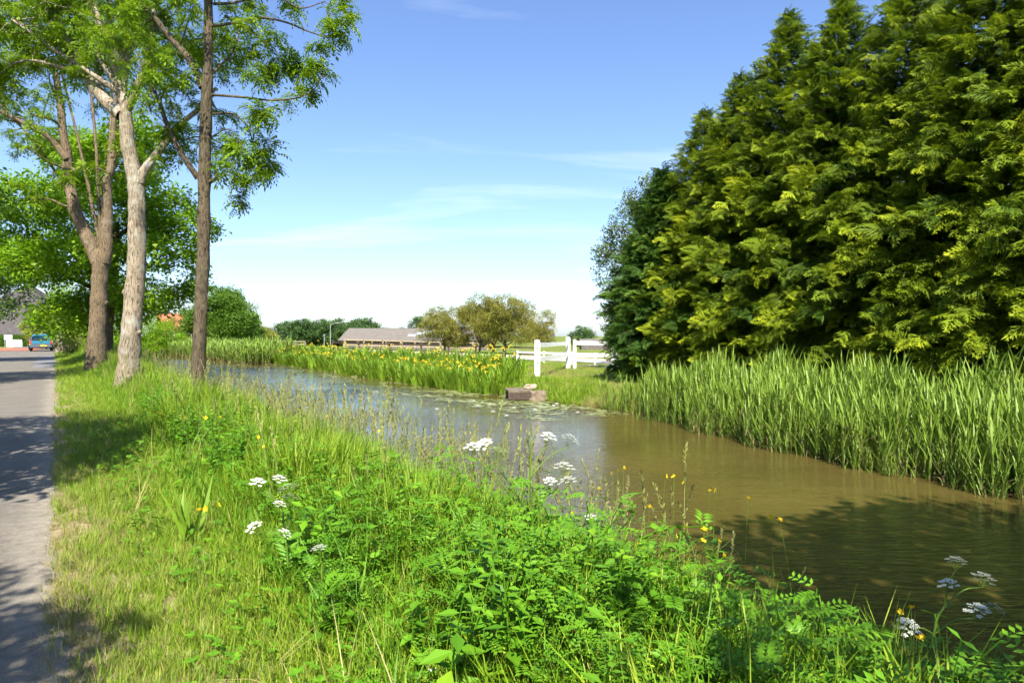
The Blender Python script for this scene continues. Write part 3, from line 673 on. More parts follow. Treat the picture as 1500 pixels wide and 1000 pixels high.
# trees on the road's left side: their shade falls on the road
LT = broad_tree('avenue_tree', 'tree across the road whose leaves reach in at the left picture edge', P(50, -5.3, 0), 9.5, lobes_for(7.6, 3.2, 9.5, 9, seed=41), 'tree_leaf', 'bark_mid', 0.55, 5.0, BROADF, 'trees along the far side of the road', 0.22)
for u, v, s, lab in [(27.0, -5.0, 0.9, 'tree across the road beyond the left picture edge, shading the asphalt by the pale trunk'), (7.2, -4.9, 0.92, 'tree across the road beside the camera, shading asphalt at the lower left'), (0.3, -4.9, 0.72, 'tree across the road behind the camera, shading the nearest asphalt')]:
    copy_tree(LT, P(u, v, 0), lab, rng.uniform(0, 6), s)
copy_tree(LT, P(-5.2, 3.3, -0.3), 'verge tree behind the camera, shading the nearest water', 1.0, 1.05)['group'] = VG
copy_tree(LT, P(-6.6, 4.3, -0.6), 'unseen tree copy added behind the camera to thicken the shade on the water', 4.0, 1.0)['group'] = VG  # extra out-of-view copy, added to close gaps in the shade on the water
copy_tree(LT, P(-11.0, 2.6, 0), 'verge tree further behind the camera on the canal side', 2.0, 1.1)['group'] = VG
# far tree belt
FT = broad_tree('belt_tree', 'leftmost dark tree of the distant belt beyond the paddock', at_px(428, 500, 190), 7, lobes_for(7.5, 0.2, 7.0, 9, seed=51), 'far_leaf', 'bark_dark', 0.9, 2.6, BROAD, 'distant tree belt', 0.25, limbs=2)
FT2 = broad_tree('belt_tree', 'rightmost broad tree of the distant belt beside the barn roof', at_px(540, 500, 200), 7, lobes_for(8.0, 0.2, 7.2, 10, seed=52), 'far_leaf', 'bark_dark', 0.9, 2.6, BROAD, 'distant tree belt', 0.25, limbs=2)
ordw = ['second', 'third', 'fourth', 'fifth', 'sixth', 'seventh', 'eighth', 'ninth']
for i, x in enumerate([444, 458, 471, 484, 497, 510, 521, 531]):
    copy_tree(FT if i % 2 else FT2, at_px(x, 500, 192 + 9 * (i % 3)), 'dark tree of the distant belt, %s from its left end' % ordw[i], rng.uniform(0, 6), rng.uniform(1.02, 1.2))
YT = broad_tree('yellow_tree', 'pale yellow-green distant tree left of the tree belt', at_px(388, 500, 150), 4.2, lobes_for(6.2, 0.2, 4.0, 8, seed=53), 'yellow_leaf', 'bark_dark', 0.7, 3.2, BROAD, None, 0.2, limbs=2)
broad_tree('belt_tree', 'low dark tree beside the yellow-green distant tree', at_px(408, 500, 170), 5.5, lobes_for(5.0, 0.2, 5.8, 8, seed=54), 'far_leaf', 'bark_dark', 0.8, 2.8, BROAD, None, 0.2, limbs=2)
broad_tree('tall_tree', 'tall distant tree rising above the right half of the barn roof', at_px(610, 500, 260), 10, [((0, 0, 6.5), (3.0, 3, 3.6)), ((1.2, 0, 8.4), (2.0, 2, 2.2)), ((-1.0, 0, 4), (2.5, 2, 2.2))], 'far_leaf', 'bark_dark', 1.1, 1.8, BROAD, None, 0.3, limbs=2)
copy_tree(FT, at_px(562, 500, 300), 'small distant treetop peeking over the barn ridge, left one', 1.0, 0.95)
copy_tree(FT2, at_px(588, 500, 270), 'low rounded distant treetop over the middle of the barn ridge', 2.0, 0.9)
copy_tree(FT2, at_px(853, 500, 180), 'rounded distant tree seen over the white gate', 0.4, 0.8)
copy_tree(FT, at_px(770, 500, 320), 'distant tree low behind the orchard, left of the white fence', 2.4, 0.9)
copy_tree(FT2, at_px(742, 500, 340), 'distant tree glimpsed between orchard crowns', 3.4, 0.9)
# orchard
for i, (x, Z, W_, H_) in enumerate([(650, 50, 4.4, 3.6), (702, 49, 4.0, 4.6), (738, 47, 4.6, 4.5), (785, 52, 3.4, 3.9), (722, 55, 4.4, 4.4)]):
    b_ = at_px(x, 525, Z); rr = np.random.default_rng(60 + i); lb = []
    for k in range(9):
        a = k * 2.4; t = rr.uniform(0.5, 1.0); lb.append(((math.cos(a) * W_ * 0.33 * t, math.sin(a) * W_ * 0.33 * t, H_ * rr.uniform(0.42, 0.84)), (W_ * 0.23, W_ * 0.23, W_ * 0.19)))
    broad_tree('orchard_tree', ['low olive-leaved fruit tree before the right end of the barn', 'tall olive fruit tree with pale bare twigs, second of the clump', 'widest olive fruit tree in the middle of the clump', 'thin olive fruit tree nearest the white fence', 'olive fruit tree standing behind the widest one'][i],
        b_, H_, lb, 'orchard_leaf', 'bark_mid', 0.27, 17, BROADF, 'fruit trees in the meadow', 0.11, limbs=9, trunk_top=0.45)
# broadleaf tree behind the conifers
broad_tree('willow_tree', 'grey-green tree showing left of the conifer hedge above the gate', at_px(915, 520, 31), 9.2, [((-0.1, 0, 2.6), (0.8, 1, 1.0)), ((-0.5, 0, 4.4), (0.9, 1, 1.1)), ((0.2, 0, 6.2), (1.1, 1.1, 1.2)), ((1.0, 0, 7.8), (1.1, 1.1, 1.0)), ((1.4, 0, 5.0), (1.6, 1.4, 2.0)), ((-0.9, 0, 5.4), (0.5, 0.6, 0.5))], 'willow_leaf', 'bark_dark', 0.36, 13, BROADF, None, 0.18, limbs=5)

# ------------------------------------------------------------------ conifers
def conifer_mesh(H_, R_, seed, mat, nbr=370, lift=0.0):
    r = np.random.default_rng(seed); sc = Scatter(); wood = MB()
    wood.tube(smooth_path([(0, 0, -0.2), (0.05, 0, H_ * 0.4), (0, 0.04, H_ * 0.8), (0, 0, H_)], 4), np.linspace(0.17, 0.01, 13), 8, 0, 0.15)
    br = MB(); Ms = []; Ts = []; vs_ = []
    for i in range(nbr):
        t = ((i + 0.5) / nbr) ** 0.85; z = 0.25 + lift + (H_ - 0.35 - lift) * t
        prof = R_ * (1 - t ** 1.75) * (0.78 + 0.28 * min(1, t * 5)) + 0.05
        L = prof * r.uniform(0.72, 1.14); az = i * 2.39996 + r.normal(0, 0.25)
        rise = 0.25 + 0.9 * t + r.normal(0, 0.12)
        dirh = np.array([math.cos(az), math.sin(az), 0]); pts = []
        for q in np.linspace(0, 1, 5): pts.append(np.array([0, 0, z]) + dirh * L * q + np.array([0, 0, L * (rise * 0.55 * q - 0.32 * q * q)]))
        pts = np.array(pts); br.tube(pts, np.linspace(0.022, 0.005, 5), 4, 0)
        ns = int(6 + 18 * L / 2.0 + 4 * (1 - t)); tip = 0.14 * r.normal()
        for k in range(ns):
            q = 0.25 + 0.75 * (k + r.uniform(0, 1)) / ns; f = q * 4; j = min(int(f), 3); p = pts[j] + (pts[j+1] - pts[j]) * (f - j)
            side = (1 if k % 2 else -1) * r.uniform(0.15, 1.0) * (1.1 - 0.5 * q)
            yaw = az + side; pitch = r.normal(0.02, 0.38) - 0.55 * t; roll = r.normal(0, 0.75)
            s = r.uniform(0.36, 0.92) * (1 - 0.5 * t ** 3)
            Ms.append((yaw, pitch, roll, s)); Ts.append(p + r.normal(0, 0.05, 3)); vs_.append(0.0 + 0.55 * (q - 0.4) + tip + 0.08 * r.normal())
    for k in range(14):                                   # leading shoot
        Ms.append((r.uniform(0, 6.28), -1.0 + r.normal(0, 0.25), r.normal(0, 0.5), 0.42)); Ts.append(np.array([0, 0, H_ - 1.0 * k / 14 + 0.05])); vs_.append(0.3)
    A = np.array(Ms); Mx = rotz(A[:, 0]) @ roty(A[:, 1]) @ rotx(A[:, 2]) * A[:, 3][:, None, None]
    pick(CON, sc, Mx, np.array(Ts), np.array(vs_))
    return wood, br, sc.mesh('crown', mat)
CG = 'row of tall conifers on the far bank'
cdef = {}
def conifer(kind, u, v, H_, label, rz):
    (H0, R0, seed, mat) = kind
    loc = P(u, v, hz(u, v)); s = H_ / H0
    root = empty('conifer_tree', loc, label, 'conifer', CG, rz); kx = max(s, 0.9) * rng.uniform(0.92, 1.12); root.scale = (kx, kx * rng.uniform(0.93, 1.07), s)
    if kind not in cdef:
        w, b_, me = conifer_mesh(*kind[:2], seed, mat); cdef[kind] = (w.build('trunk', 'bark_dark', root, True), b_.build('branches', 'bark_dark', root, True), link('crown', me, root))
        cdef[kind][1]['kind'] = 'stuff'; cdef[kind][2]['kind'] = 'stuff'
    else:
        for ch in cdef[kind]:
            k = ch.copy(); COL.objects.link(k); k.parent = root
    return root
KA = (10.0, 2.3, 101, 'conifer'); KB = KA; KC = (6.5, 1.45, 103, 'conifer_hedge')
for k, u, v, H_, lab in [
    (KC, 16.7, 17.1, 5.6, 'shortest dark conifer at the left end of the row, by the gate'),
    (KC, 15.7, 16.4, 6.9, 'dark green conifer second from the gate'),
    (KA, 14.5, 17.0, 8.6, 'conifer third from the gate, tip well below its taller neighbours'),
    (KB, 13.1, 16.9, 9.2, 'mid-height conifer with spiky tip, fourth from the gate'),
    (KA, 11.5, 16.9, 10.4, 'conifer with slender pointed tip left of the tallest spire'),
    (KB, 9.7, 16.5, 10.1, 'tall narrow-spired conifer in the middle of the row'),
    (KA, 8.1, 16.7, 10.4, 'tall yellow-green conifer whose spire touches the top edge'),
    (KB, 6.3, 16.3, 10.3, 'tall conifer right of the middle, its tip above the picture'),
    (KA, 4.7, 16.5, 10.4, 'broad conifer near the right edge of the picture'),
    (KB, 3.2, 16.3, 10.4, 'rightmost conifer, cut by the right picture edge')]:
    conifer(k, u, v, H_, lab, rng.uniform(0, 6.28))
# ------------------------------------------------------------------ white fence and gate
def to_w(x, Z, z=None):
    p = pp(x, 500, Z); u, v = UV(p[0], p[1]); return np.array([p[0], p[1], hz(u, v) if z is None else z])
def fence(name, label, cat, posts, hts, rails, pw, rw, rh, mat, group=None, cap=False):
    """posts at ground points, each rail runs between neighbouring posts as its own board"""
    b0 = posts[0]; root = empty(name, tuple(b0), label, cat, group)
    for p, h_ in zip(posts, hts):
        mb = MB(); q = p - b0; mb.box((q[0]-pw/2, q[1]-pw/2, q[2]-0.3), (q[0]+pw/2, q[1]+pw/2, q[2]+h_))
        if cap: mb.add([(q[0]-pw*.55, q[1]-pw*.55, q[2]+h_+.002), (q[0]+pw*.55, q[1]-pw*.55, q[2]+h_+.002), (q[0]+pw*.55, q[1]+pw*.55, q[2]+h_+.002), (q[0]-pw*.55, q[1]+pw*.55, q[2]+h_+.002), (q[0], q[1], q[2]+h_+pw*.3)], [(0,1,4),(1,2,4),(2,3,4),(3,0,4)])
        mb.build('post', mat, root)
    for (a, b) in zip(posts[:-1], posts[1:]):
        for z in rails:
            mb = MB(); d = (b - a) / np.linalg.norm(b - a); off = np.array([0, -pw / 2 - rw / 2 - 0.003, 0]); s_ = rng.normal(0, 0.008, 2)
            mb.bar(a - b0 + off + (0, 0, z + s_[0]) - d * 0.04, b - b0 + off + (0, 0, z + s_[1]) + d * 0.04, rw, rh); mb.build('rail', mat, root)
    return root
p1, p2, p3 = to_w(787, 24.2), to_w(832, 31.0), to_w(900, 31.3)
fence('paddock_fence', 'white wooden fence panel running from the water edge to the gate', 'fence', [p1, p2], [1.32, 1.42], [1.17, 0.66], 0.19, 0.05, 0.16, 'white_paint', None, True)
g0 = p2 + np.array([0.30, 0.0, 0]); g1 = p3 + np.array([-0.12, 0, 0])
fence('field_gate', 'white two-rail gate half shaded beside the conifers', 'gate', [g0, g1], [1.34, 1.38], [1.20, 0.66], 0.14, 0.05, 0.17, 'white_paint')
fence('paddock_fence', 'white fence stub between the gate and the conifer hedge', 'fence', [p3 + np.array([0.10, 0, 0]), p3 + np.array([1.6, -0.2, 0])], [1.42, 1.36], [1.17, 0.66], 0.17, 0.05, 0.16, 'white_paint', None, True)
fence('low_fence', 'low white double-rail fence on the track behind the gate', 'fence', [to_w(758, 45), to_w(797, 43), to_w(838, 41), to_w(872, 39), to_w(900, 37.5)], [0.72] * 5, [0.62, 0.22], 0.13, 0.04, 0.12, 'white_paint')
fence('meadow_fence', 'dark two-rail wooden fence in front of the fruit trees', 'fence', [to_w(x, Z) for x, Z in [(488, 70), (525, 66), (570, 64), (617, 62), (657, 60), (697, 58), (740, 57), (785, 56)]], [1.2] * 8, [0.95, 0.42], 0.16, 0.05, 0.13, 'dark_wood')
fence('paddock_rail', 'pale weathered rail fence in front of the barn', 'fence', [to_w(x, 88) for x in range(505, 702, 28)], [1.5] * 8, [1.4, 0.75], 0.18, 0.06, 0.15, 'pale_wood')
fence('field_fence', 'distant pale rail fence left of the lamp post', 'fence', [to_w(x, 122) for x in range(372, 462, 15)], [1.15] * 6, [1.05, 0.55], 0.18, 0.06, 0.16, 'pale_wood')
# landing stage
lp = P(17.75, 12.15, WATER); root = empty('landing_stage', lp, 'low weathered landing stage of planks at the water edge below the fence', 'landing stage', rz=0.15)
for i in range(5):
    mb = MB(); mb.box((-0.42, -0.5 + 0.2 * i, 0.27 + 0.004 * i), (0.35, -0.5 + 0.2 * i + 0.185, 0.325 + 0.004 * i)); mb.build('plank', 'weathered_wood', root)
for x, y in ((-0.34, -0.4), (0.27, -0.4), (-0.34, 0.35), (0.27, 0.35)):
    mb = MB(); mb.tube([(x, y, -0.6), (x, y, 0.265)], [0.06, 0.055], 8); mb.build('pile', 'weathered_wood', root)
mb = MB(); mb.box((-0.44, -0.56, 0.04), (0.37, -0.515, 0.262)); mb.build('edge_board', 'dark_wood', root)
def rock(name, loc, r, mat, label, cat, seed):
    rr = np.random.default_rng(seed); import bmesh
    bm = bmesh.new(); bmesh.ops.create_icosphere(bm, subdivisions=3, radius=1)
    for v in bm.verts:
        k = 1 + 0.22 * mnoise.noise(v.co * 1.4 + Vector((seed, 0, 0))) + 0.08 * mnoise.noise(v.co * 4)
        c = [max(-0.72, min(0.72, q)) / 0.72 for q in v.co]; v.co = Vector((c[0] * r[0] * k, c[1] * r[1] * k, c[2] * r[2] * k))
    me = bpy.data.meshes.new(name); bm.to_mesh(me); bm.free(); me.materials.append(MATS[mat]); o = link(name, me, None, loc); return tag(o, label, cat)
rock('stone_block', P(17.2, 12.45, WATER + 0.12), (0.28, 0.22, 0.17), 'stone', 'reddish stone block at the right end of the landing stage', 'stone', 3)
rock('rubble_stone', P(17.65, 12.5, WATER + 0.40), (0.19, 0.13, 0.07), 'stone_pale', 'pale flat stone lying on the landing stage', 'stone', 5)

# ------------------------------------------------------------------ buildings and distant furniture
def gable_house(name, label, loc, rz, L, D, eave, ridge, wall, roofm, over=0.35, windows=(), door=None, gablem=None, cat='house', hip=0.0):
    """long side along x; front wall is the -y side"""
    root = empty(name, loc, label, cat, rz=rz); mb = MB(); mb.box((-L/2, -D/2, -0.8), (L/2, D/2, eave)); mb.build('wall', wall, root)
    if not hip:
        mb = MB()
        for x in (-L/2 + 0.01, L/2 - 0.01): mb.poly([(x, -D/2, eave), (x, D/2, eave), (x, 0, ridge - 0.1)])
        mb.build('gable', gablem or wall, root)
    t = 0.16
    k = (ridge - eave) / (D / 2); eo = eave - over * k; xo = L/2 + over; hx = xo - hip
    mb = MB()
    for s in (-1, 1):
        A = [(-xo, s*(D/2+over), eo), (xo, s*(D/2+over), eo), (hx, 0, ridge), (-hx, 0, ridge)]; B = [(x, y, z + t) for x, y, z in A]
        mb.poly(A); mb.poly(B); mb.poly([A[0], A[1], B[1], B[0]]); mb.poly([A[0], A[3], B[3], B[0]]); mb.poly([A[1], A[2], B[2], B[1]])
    if hip:
        for s in (-1, 1): mb.poly([(s*xo, -(D/2+over), eo + t), (s*xo, D/2+over, eo + t), (s*hx, 0, ridge + t)])
    mb.build('roof', roofm, root)
    for (x, z, w, h_) in windows:
        f = MB(); f.box((x-w/2, -D/2-0.05, z), (x+w/2, -D/2+0.02, z+h_)); fo = f.build('window', 'white_paint', root)
        g = MB(); g.box((x-w/2+0.08, -D/2-0.065, z+0.08), (x+w/2-0.08, -D/2-0.052, z+h_-0.08)); g.build('pane', 'glass_dark', fo)
    return root
gable_house('farmhouse', 'farmhouse with big dark tiled pyramid roof at the far left', to_w(42, 108), 0.25, 17, 17, 2.1, 9.6, 'brick_pale', 'roof_dark', 0.5, [(-6, 0.7, 1.2, 1.1), (-2, 0.7, 1.2, 1.1), (3, 0.7, 1.2, 1.1)], hip=8.8)
gable_house('red_roof_house', 'house with red tiled roof just showing behind the farmhouse', to_w(-20, 135), 0.2, 12, 9, 3.4, 6.3, 'plaster', 'roof_red', 0.4, [(2, 1, 1.1, 1.2)])
gable_house('cottage', 'small cottage with orange tiled roof glimpsed through the shrubs', to_w(258, 108), 0.5, 5, 4.5, 2.6, 4.9, 'plaster', 'roof_red', 0.3, [(-1, 0.9, 0.9, 1.1), (1, 0.9, 0.9, 1.1)])
gable_house('small_house', 'small white house with dark gable beside the distant fence', to_w(369, 240), 1.15, 7, 5, 2.4, 4.9, 'white_paint', 'roof_grey', 0.3, [], gablem='dark_wood')
bl = to_w(618, 150); barn = gable_house('barn', 'long low barn with grey-brown roof and open front behind the paddock', (bl[0], bl[1], bl[2]), -0.08, 31, 13, 2.3, 4.55, 'barn_wood', 'roof_grey', 0.9, [], gablem='dark_wood', cat='barn')
for i in range(11):
    mb = MB(); x = -15.2 + 3.05 * i; mb.box((x - 0.12, -7.2, -0.8), (x + 0.12, -6.98, 1.92)); mb.build('post', 'pale_wood', barn)
for x, y in ((0.5, -3.4), (1.9, -2.4), (-1.2, -4.6)):
    k = 2.25 / 6.5; z = 4.55 + 0.16 + y * k; mb = MB(); mb.add([(x-.8, y-.5, z-.5*k+.03), (x+.8, y-.5, z-.5*k+.03), (x+.8, y+.5, z+.5*k+.03), (x-.8, y+.5, z+.5*k+.03)], [(0,1,2),(0,2,3)]); mb.build('skylight', 'skylight', barn)
for i in range(10):
    mb = MB(); x = -14 + 3.05 * i; mb.box((x - 1.0, -6.72, -0.7), (x + 1.0, -6.55, 0.55)); mb.build('stall_front', 'barn_wood', barn)
sh = to_w(872, 150); root = gable_house('shed', 'low grey open shed seen through the white gate', tuple(sh), 0.0, 6.5, 4, 1.7, 2.2, 'barn_wood', 'roof_grey', 0.3, [], cat='shed')
for i in range(7):
    mb = MB(); x = -2.9 + 0.95 * i; mb.box((x - 0.3, -2.12, -0.5), (x + 0.3, -2.02, 1.3)); mb.build('panel', 'barn_wood', root)
lb = to_w(484, 150); root = empty('street_lamp', tuple(lb), 'slender grey street lamp with angled arm before the tree belt', 'street lamp')
mb = MB(); mb.tube([(0, 0, -0.3), (0, 0, 5.0)], [0.10, 0.07], 8); mb.build('pole', 'metal_grey', root)
mb = MB(); mb.tube([(0, 0, 4.95), (0.8, 0, 5.25), (1.3, 0, 5.35)], [0.06, 0.05, 0.05], 6); mb.build('arm', 'metal_grey', root)
mb = MB(); mb.box((1.2, -0.14, 5.27), (2.0, 0.14, 5.42)); mb.build('lamp_head', 'metal_grey', root)
lb = to_w(475, 150); root = empty('marker_post', tuple(lb), 'short grey post left of the street lamp', 'post')
mb = MB(); mb.tube([(0, 0, -0.3), (0, 0, 2.6)], [0.09, 0.08], 8); mb.build('pole', 'metal_grey', root); mb = MB(); mb.box((-0.15, -0.1, 2.6), (0.15, 0.1, 2.8)); mb.build('cap', 'metal_grey', root)
# signs and hedge at the junction
def board(name, label, x, Z, w, z0, h_):
    q = to_w(x, Z); root = empty(name, tuple(q), label, 'sign', rz=0.45)
    mb = MB(); mb.box((-w/2, -0.03, z0), (w/2, 0.0, z0 + h_)); mb.build('panel', 'sign_white', root)
    for s in (-1, 1):
        mb = MB(); mb.box((s*(w/2-0.1)-0.04, 0.003, -0.3), (s*(w/2-0.1)+0.04, 0.08, z0 + h_*0.9)); mb.build('post', 'metal_grey', root)
    return root
board('sign_board', 'blank white sign on posts before the farmhouse hedge', 12, 92, 0.9, 1.0, 0.62)
bo = board('banner_board', 'wide white banner with green emblem standing on the grass', 21, 90, 1.7, 0.12, 0.9)
mb = MB(); t_ = np.linspace(0.3, 5.2, 16); mb.tube([(0.48 + 0.19 * math.cos(a), -0.045, 0.57 + 0.22 * math.sin(a)) for a in t_], 0.035, 6); mb.tube([(0.35, -0.045, 0.52), (0.55, -0.045, 0.58), (0.68, -0.045, 0.5)], 0.03, 6); mb.build('emblem', 'sign_green', bo)
q = to_w(44.5, 84); root = empty('bollard', tuple(q), 'small white bollard left of the parked car', 'bollard'); mb = MB(); mb.tube([(0, 0, -0.2), (0, 0, 0.85), (0, 0, 0.95)], [0.10, 0.10, 0.06], 10); mb.build('shaft', 'sign_white', root); mb = MB(); mb.tube([(0, 0, 0.62), (0, 0, 0.74)], [0.105, 0.105], 10); mb.build('band', 'plate_ink', root)
sc = Scatter(); N = 2600; p = np.stack([rng.uniform(-4.2, 3.6, N), rng.uniform(-0.6, 0.6, N), rng.uniform(0, 1.6, N)], 1); pick(BROADF, sc, rand_rot(N, 0.6) * 0.3, p, 0.4 + rng.normal(0, 0.15, N))
q = to_w(26, 97); root = empty('clipped_hedge', tuple(q), 'clipped green hedge before the farmhouse wall', 'hedge', rz=0.35); link('foliage', sc.mesh('foliage', 'tree_leaf'), root)['kind'] = 'stuff'
mb = MB()
for x in np.arange(-4, 3.6, 0.6): mb.tube([(x, 0, -0.1), (x + 0.1, 0.1, 1.3)], [0.03, 0.012], 5)
mb.build('stems', 'bark_mid', root)

# ------------------------------------------------------------------ parked car, seen from behind
def loft(secs, n=16):
    V = []; F = []
    for (y, z0, z1, wb, wt, e) in secs:
        for i in range(n):
            a = 2 * math.pi * (i + 0.5) / n; c, s = math.cos(a), math.sin(a)
            cx_ = math.copysign(abs(c) ** e, c); sz_ = math.copysign(abs(s) ** e, s); t = (sz_ + 1) / 2
            V.append((cx_ * (wb + (wt - wb) * t), y, z0 + (z1 - z0) * t))
    for i in range(len(secs) - 1):
        for j in range(n):
            A, B, C, D = i*n+j, i*n+(j+1) % n, (i+1)*n+(j+1) % n, (i+1)*n+j; F += [(A, B, C), (A, C, D)]
    for o, k in ((0, 1), ((len(secs)-1)*n, -1)): F += [(o, o + j, o + j + 1)[::k] for j in range(1, n - 1)]
    return np.array(V), np.array(F)
q = to_w(60, 66); car = empty('parked_car', (q[0], q[1], 0.014), 'blue and dark grey car seen from behind, parked at the right road edge', 'car', rz=R(33.76))
V, F = loft([(0.0, 0.42, 1.0, 0.80, 0.80, 0.35), (0.14, 0.32, 1.03, 0.89, 0.87, 0.3), (2.9, 0.30, 1.03, 0.90, 0.88, 0.3), (3.9, 0.32, 0.95, 0.88, 0.80, 0.35), (4.3, 0.42, 0.78, 0.74, 0.68, 0.45)])
mb = MB(); mb.add(V, F); mb.build('body', 'car_grey', car, True)
V, F = loft([(0.10, 0.99, 1.50, 0.83, 0.66, 0.3), (0.35, 0.99, 1.66, 0.86, 0.68, 0.3), (2.0, 0.99, 1.68, 0.86, 0.68, 0.3), (2.5, 0.99, 1.55, 0.85, 0.66, 0.32), (3.2, 0.96, 1.06, 0.80, 0.70, 0.4)])
mb = MB(); mb.add(V, F); mb.build('cabin', 'car_blue', car, True)
mb = MB(); mb.add([(-0.68, 0.07, 1.06), (0.68, 0.07, 1.06), (0.60, 0.13, 1.50), (-0.60, 0.13, 1.50)], [(0,1,2),(0,2,3)]); mb.add([(-0.68, 0.20, 1.06), (0.68, 0.20, 1.06), (0.60, 0.25, 1.50), (-0.60, 0.25, 1.50)], [(0,2,1),(0,3,2)]); mb.build('rear_window', 'glass_dark', car)
mb = MB(); mb.box((-0.74, -0.06, 0.72), (0.74, -0.003, 1.03)); tg = mb.build('tailgate', 'car_blue', car); mb = MB(); mb.box((-0.12, -0.085, 0.90), (0.12, -0.063, 0.94)); mb.build('handle', 'plate_ink', tg)
for s in (-1, 1):
    mb = MB(); mb.box((s*0.81-0.07, -0.05, 0.72), (s*0.81+0.07, 0.10, 1.08)); mb.build('tail_light', 'tail_red', car)
    mb = MB(); mb.box((s*1.0-0.11, 2.55, 1.0), (s*1.0+0.11, 2.68, 1.16)); mb.build('wing_mirror', 'car_grey', car)
    mb = MB(); mb.add([(s*0.882, 0.5, 1.06), (s*0.882, 2.3, 1.06), (s*0.74, 2.15, 1.52), (s*0.74, 0.6, 1.52)], [(0,1,2),(0,2,3)]); mb.build('side_window', 'glass_dark', car)
    for y in (0.75, 3.35):
        a = np.linspace(0, 2*math.pi, 25); mb = MB(); mb.tube([(s*0.72, y, 0.32), (s*0.74, y, 0.32), (s*0.90, y, 0.32), (s*0.92, y, 0.32)], [0.27, 0.32, 0.32, 0.27], 20); w = mb.build('wheel', 'rubber', car)
        mb = MB(); mb.tube([(s*0.90, y, 0.32), (s*0.935, y, 0.32)], [0.20, 0.18], 16); mb.build('rim', 'rim', w)
mb = MB(); mb.box((-0.86, -0.09, 0.42), (0.86, -0.0035, 0.70)); mb.build('bumper', 'car_grey', car)
mb = MB(); mb.box((-0.06, -0.105, 0.49), (0.46, -0.093, 0.60)); mb.build('number_plate', 'plate_yellow', car)
mb = MB(); mb.tube([(0.55, 0.5, 1.66), (0.55, 0.42, 2.0)], [0.012, 0.008], 5); mb.build('aerial', 'plate_ink', car)

# ------------------------------------------------------------------ grass and herbs
def t_grass(nb, spread, hmin, w, lean=0.25, curl=0.7, mi=0, a0=0.4, asd=0.2):
    tb = TB()
    for i in range(nb):
        p = rng.normal(0, spread, 3); p[2] = 0; tb.blade(p, rng.uniform(0, 6.28), rng.uniform(hmin, 1.0), w * rng.uniform(0.7, 1.3), abs(rng.normal(0, lean)), rng.normal(curl, 0.4), a0 + rng.normal(0, asd), mi)
    return tb
template_collection('turf', [t_grass(16, 0.16, 0.35, 0.020, 0.4, 0.8, a0=0.45) for _ in range(5)], ['grass'])
template_collection('turf_dry', [t_grass(14, 0.2, 0.3, 0.025, 0.7, 0.7, a0=0.45) for _ in range(4)], ['grass_dry'])
template_collection('tall_grass', [t_grass(15, 0.07, 0.4, 0.0135, 0.16, 0.6, a0=0.42) for _ in range(6)], ['grass'])
template_collection('lush_grass', [t_grass(15, 0.10, 0.4, 0.024, 0.25, 0.95, a0=0.45) for _ in range(5)], ['grass_lush'])
def t_seed(dark):
    tb = TB()
    for s in range(rng.integers(2, 4)):
        az = rng.uniform(0, 6.28); H_ = rng.uniform(0.75, 1.05); lean = rng.uniform(0.03, 0.16); x0, y0 = rng.normal(0, 0.05, 2)
        pts = [(x0 + math.cos(az) * lean * t * t * 1.3, y0 + math.sin(az) * lean * t * t * 1.3, H_ * t) for t in (0, 0.35, 0.65, 0.85, 1.0)]
        V, F = tube(pts, [0.0026, 0.0024, 0.002, 0.0015, 0.001], 3); tb.add(V, F, 0.35)
        for k in range(22):
            t = 0.80 + 0.22 * k / 22; p = np.array([x0 + math.cos(az) * lean * t * t * 1.3, y0 + math.sin(az) * lean * t * t * 1.3, H_ * t]); a = rng.uniform(0, 6.28)
            tb.leaf(p, (math.cos(a) * 0.6, math.sin(a) * 0.6, 1.0), (math.sin(a), 0.3, 0.2), 0.028, 0.011, 0.75 if dark else 0.5)
        tb.blade((x0, y0, 0), rng.uniform(0, 6.28), 0.5, 0.010, 0.3, 0.8, 0.3); tb.blade((x0, y0, 0.2), rng.uniform(0, 6.28), 0.35, 0.008, 0.4, 0.9, 0.3)
    return tb
template_collection('seed_grass', [t_seed(i % 2) for i in range(6)], ['stalk'])
def t_vetch():
    tb = TB(); az0 = rng.uniform(0, 6.28); n = 7; p = np.zeros(3); el = 1.4; L = rng.uniform(0.4, 0.62); pts = [p.copy()]
    for k in range(n):
        az0 += rng.normal(0, 0.3); el -= rng.uniform(0.0, 0.2); p = p + np.array([math.cos(az0)*math.cos(el), math.sin(az0)*math.cos(el), math.sin(el)]) * L / n; pts.append(p.copy())
    V, F = tube(pts, 0.0022, 3); tb.add(V, F, 0.4)
    for k in range(2, n + 1):
        a = az0 + (1.5 if k % 2 else -1.5) + rng.normal(0, 0.5); e = rng.uniform(0.15, 0.8); l = rng.uniform(0.08, 0.15) * (0.65 if k > n - 1 else 1); q = pts[k].copy(); np_ = int(rng.integers(4, 7)); va_ = rng.normal(0.42, 0.22); lw = rng.uniform(0.8, 1.35)
        if rng.uniform() < 0.02: va_ = 1.0
        sdv = np.array([-math.sin(a), math.cos(a), 0])
        for j in range(np_):
            e -= 0.14; d = np.array([math.cos(a)*math.cos(e), math.sin(a)*math.cos(e), math.sin(e)]); q = q + d * l / np_; up = np.cross(d, sdv)
            for s in (-1, 1): tb.leaf(q, d * 0.5 + s * sdv + up * 0.15, up, rng.uniform(0.022, 0.032) * lw, 0.0125 * lw, va_ + rng.normal(0, 0.04))
        if rng.uniform() < 0.035:
            for j in range(2): tb.leaf(pts[k] + rng.normal(0, 0.006, 3), (rng.normal(), rng.normal(), 1), (0.3, rng.normal(), 0.5), 0.018, 0.011, 0.5, 1)
    return tb
template_collection('vetch', [t_vetch() for _ in range(8)], ['vetch', 'petal_lilac'])
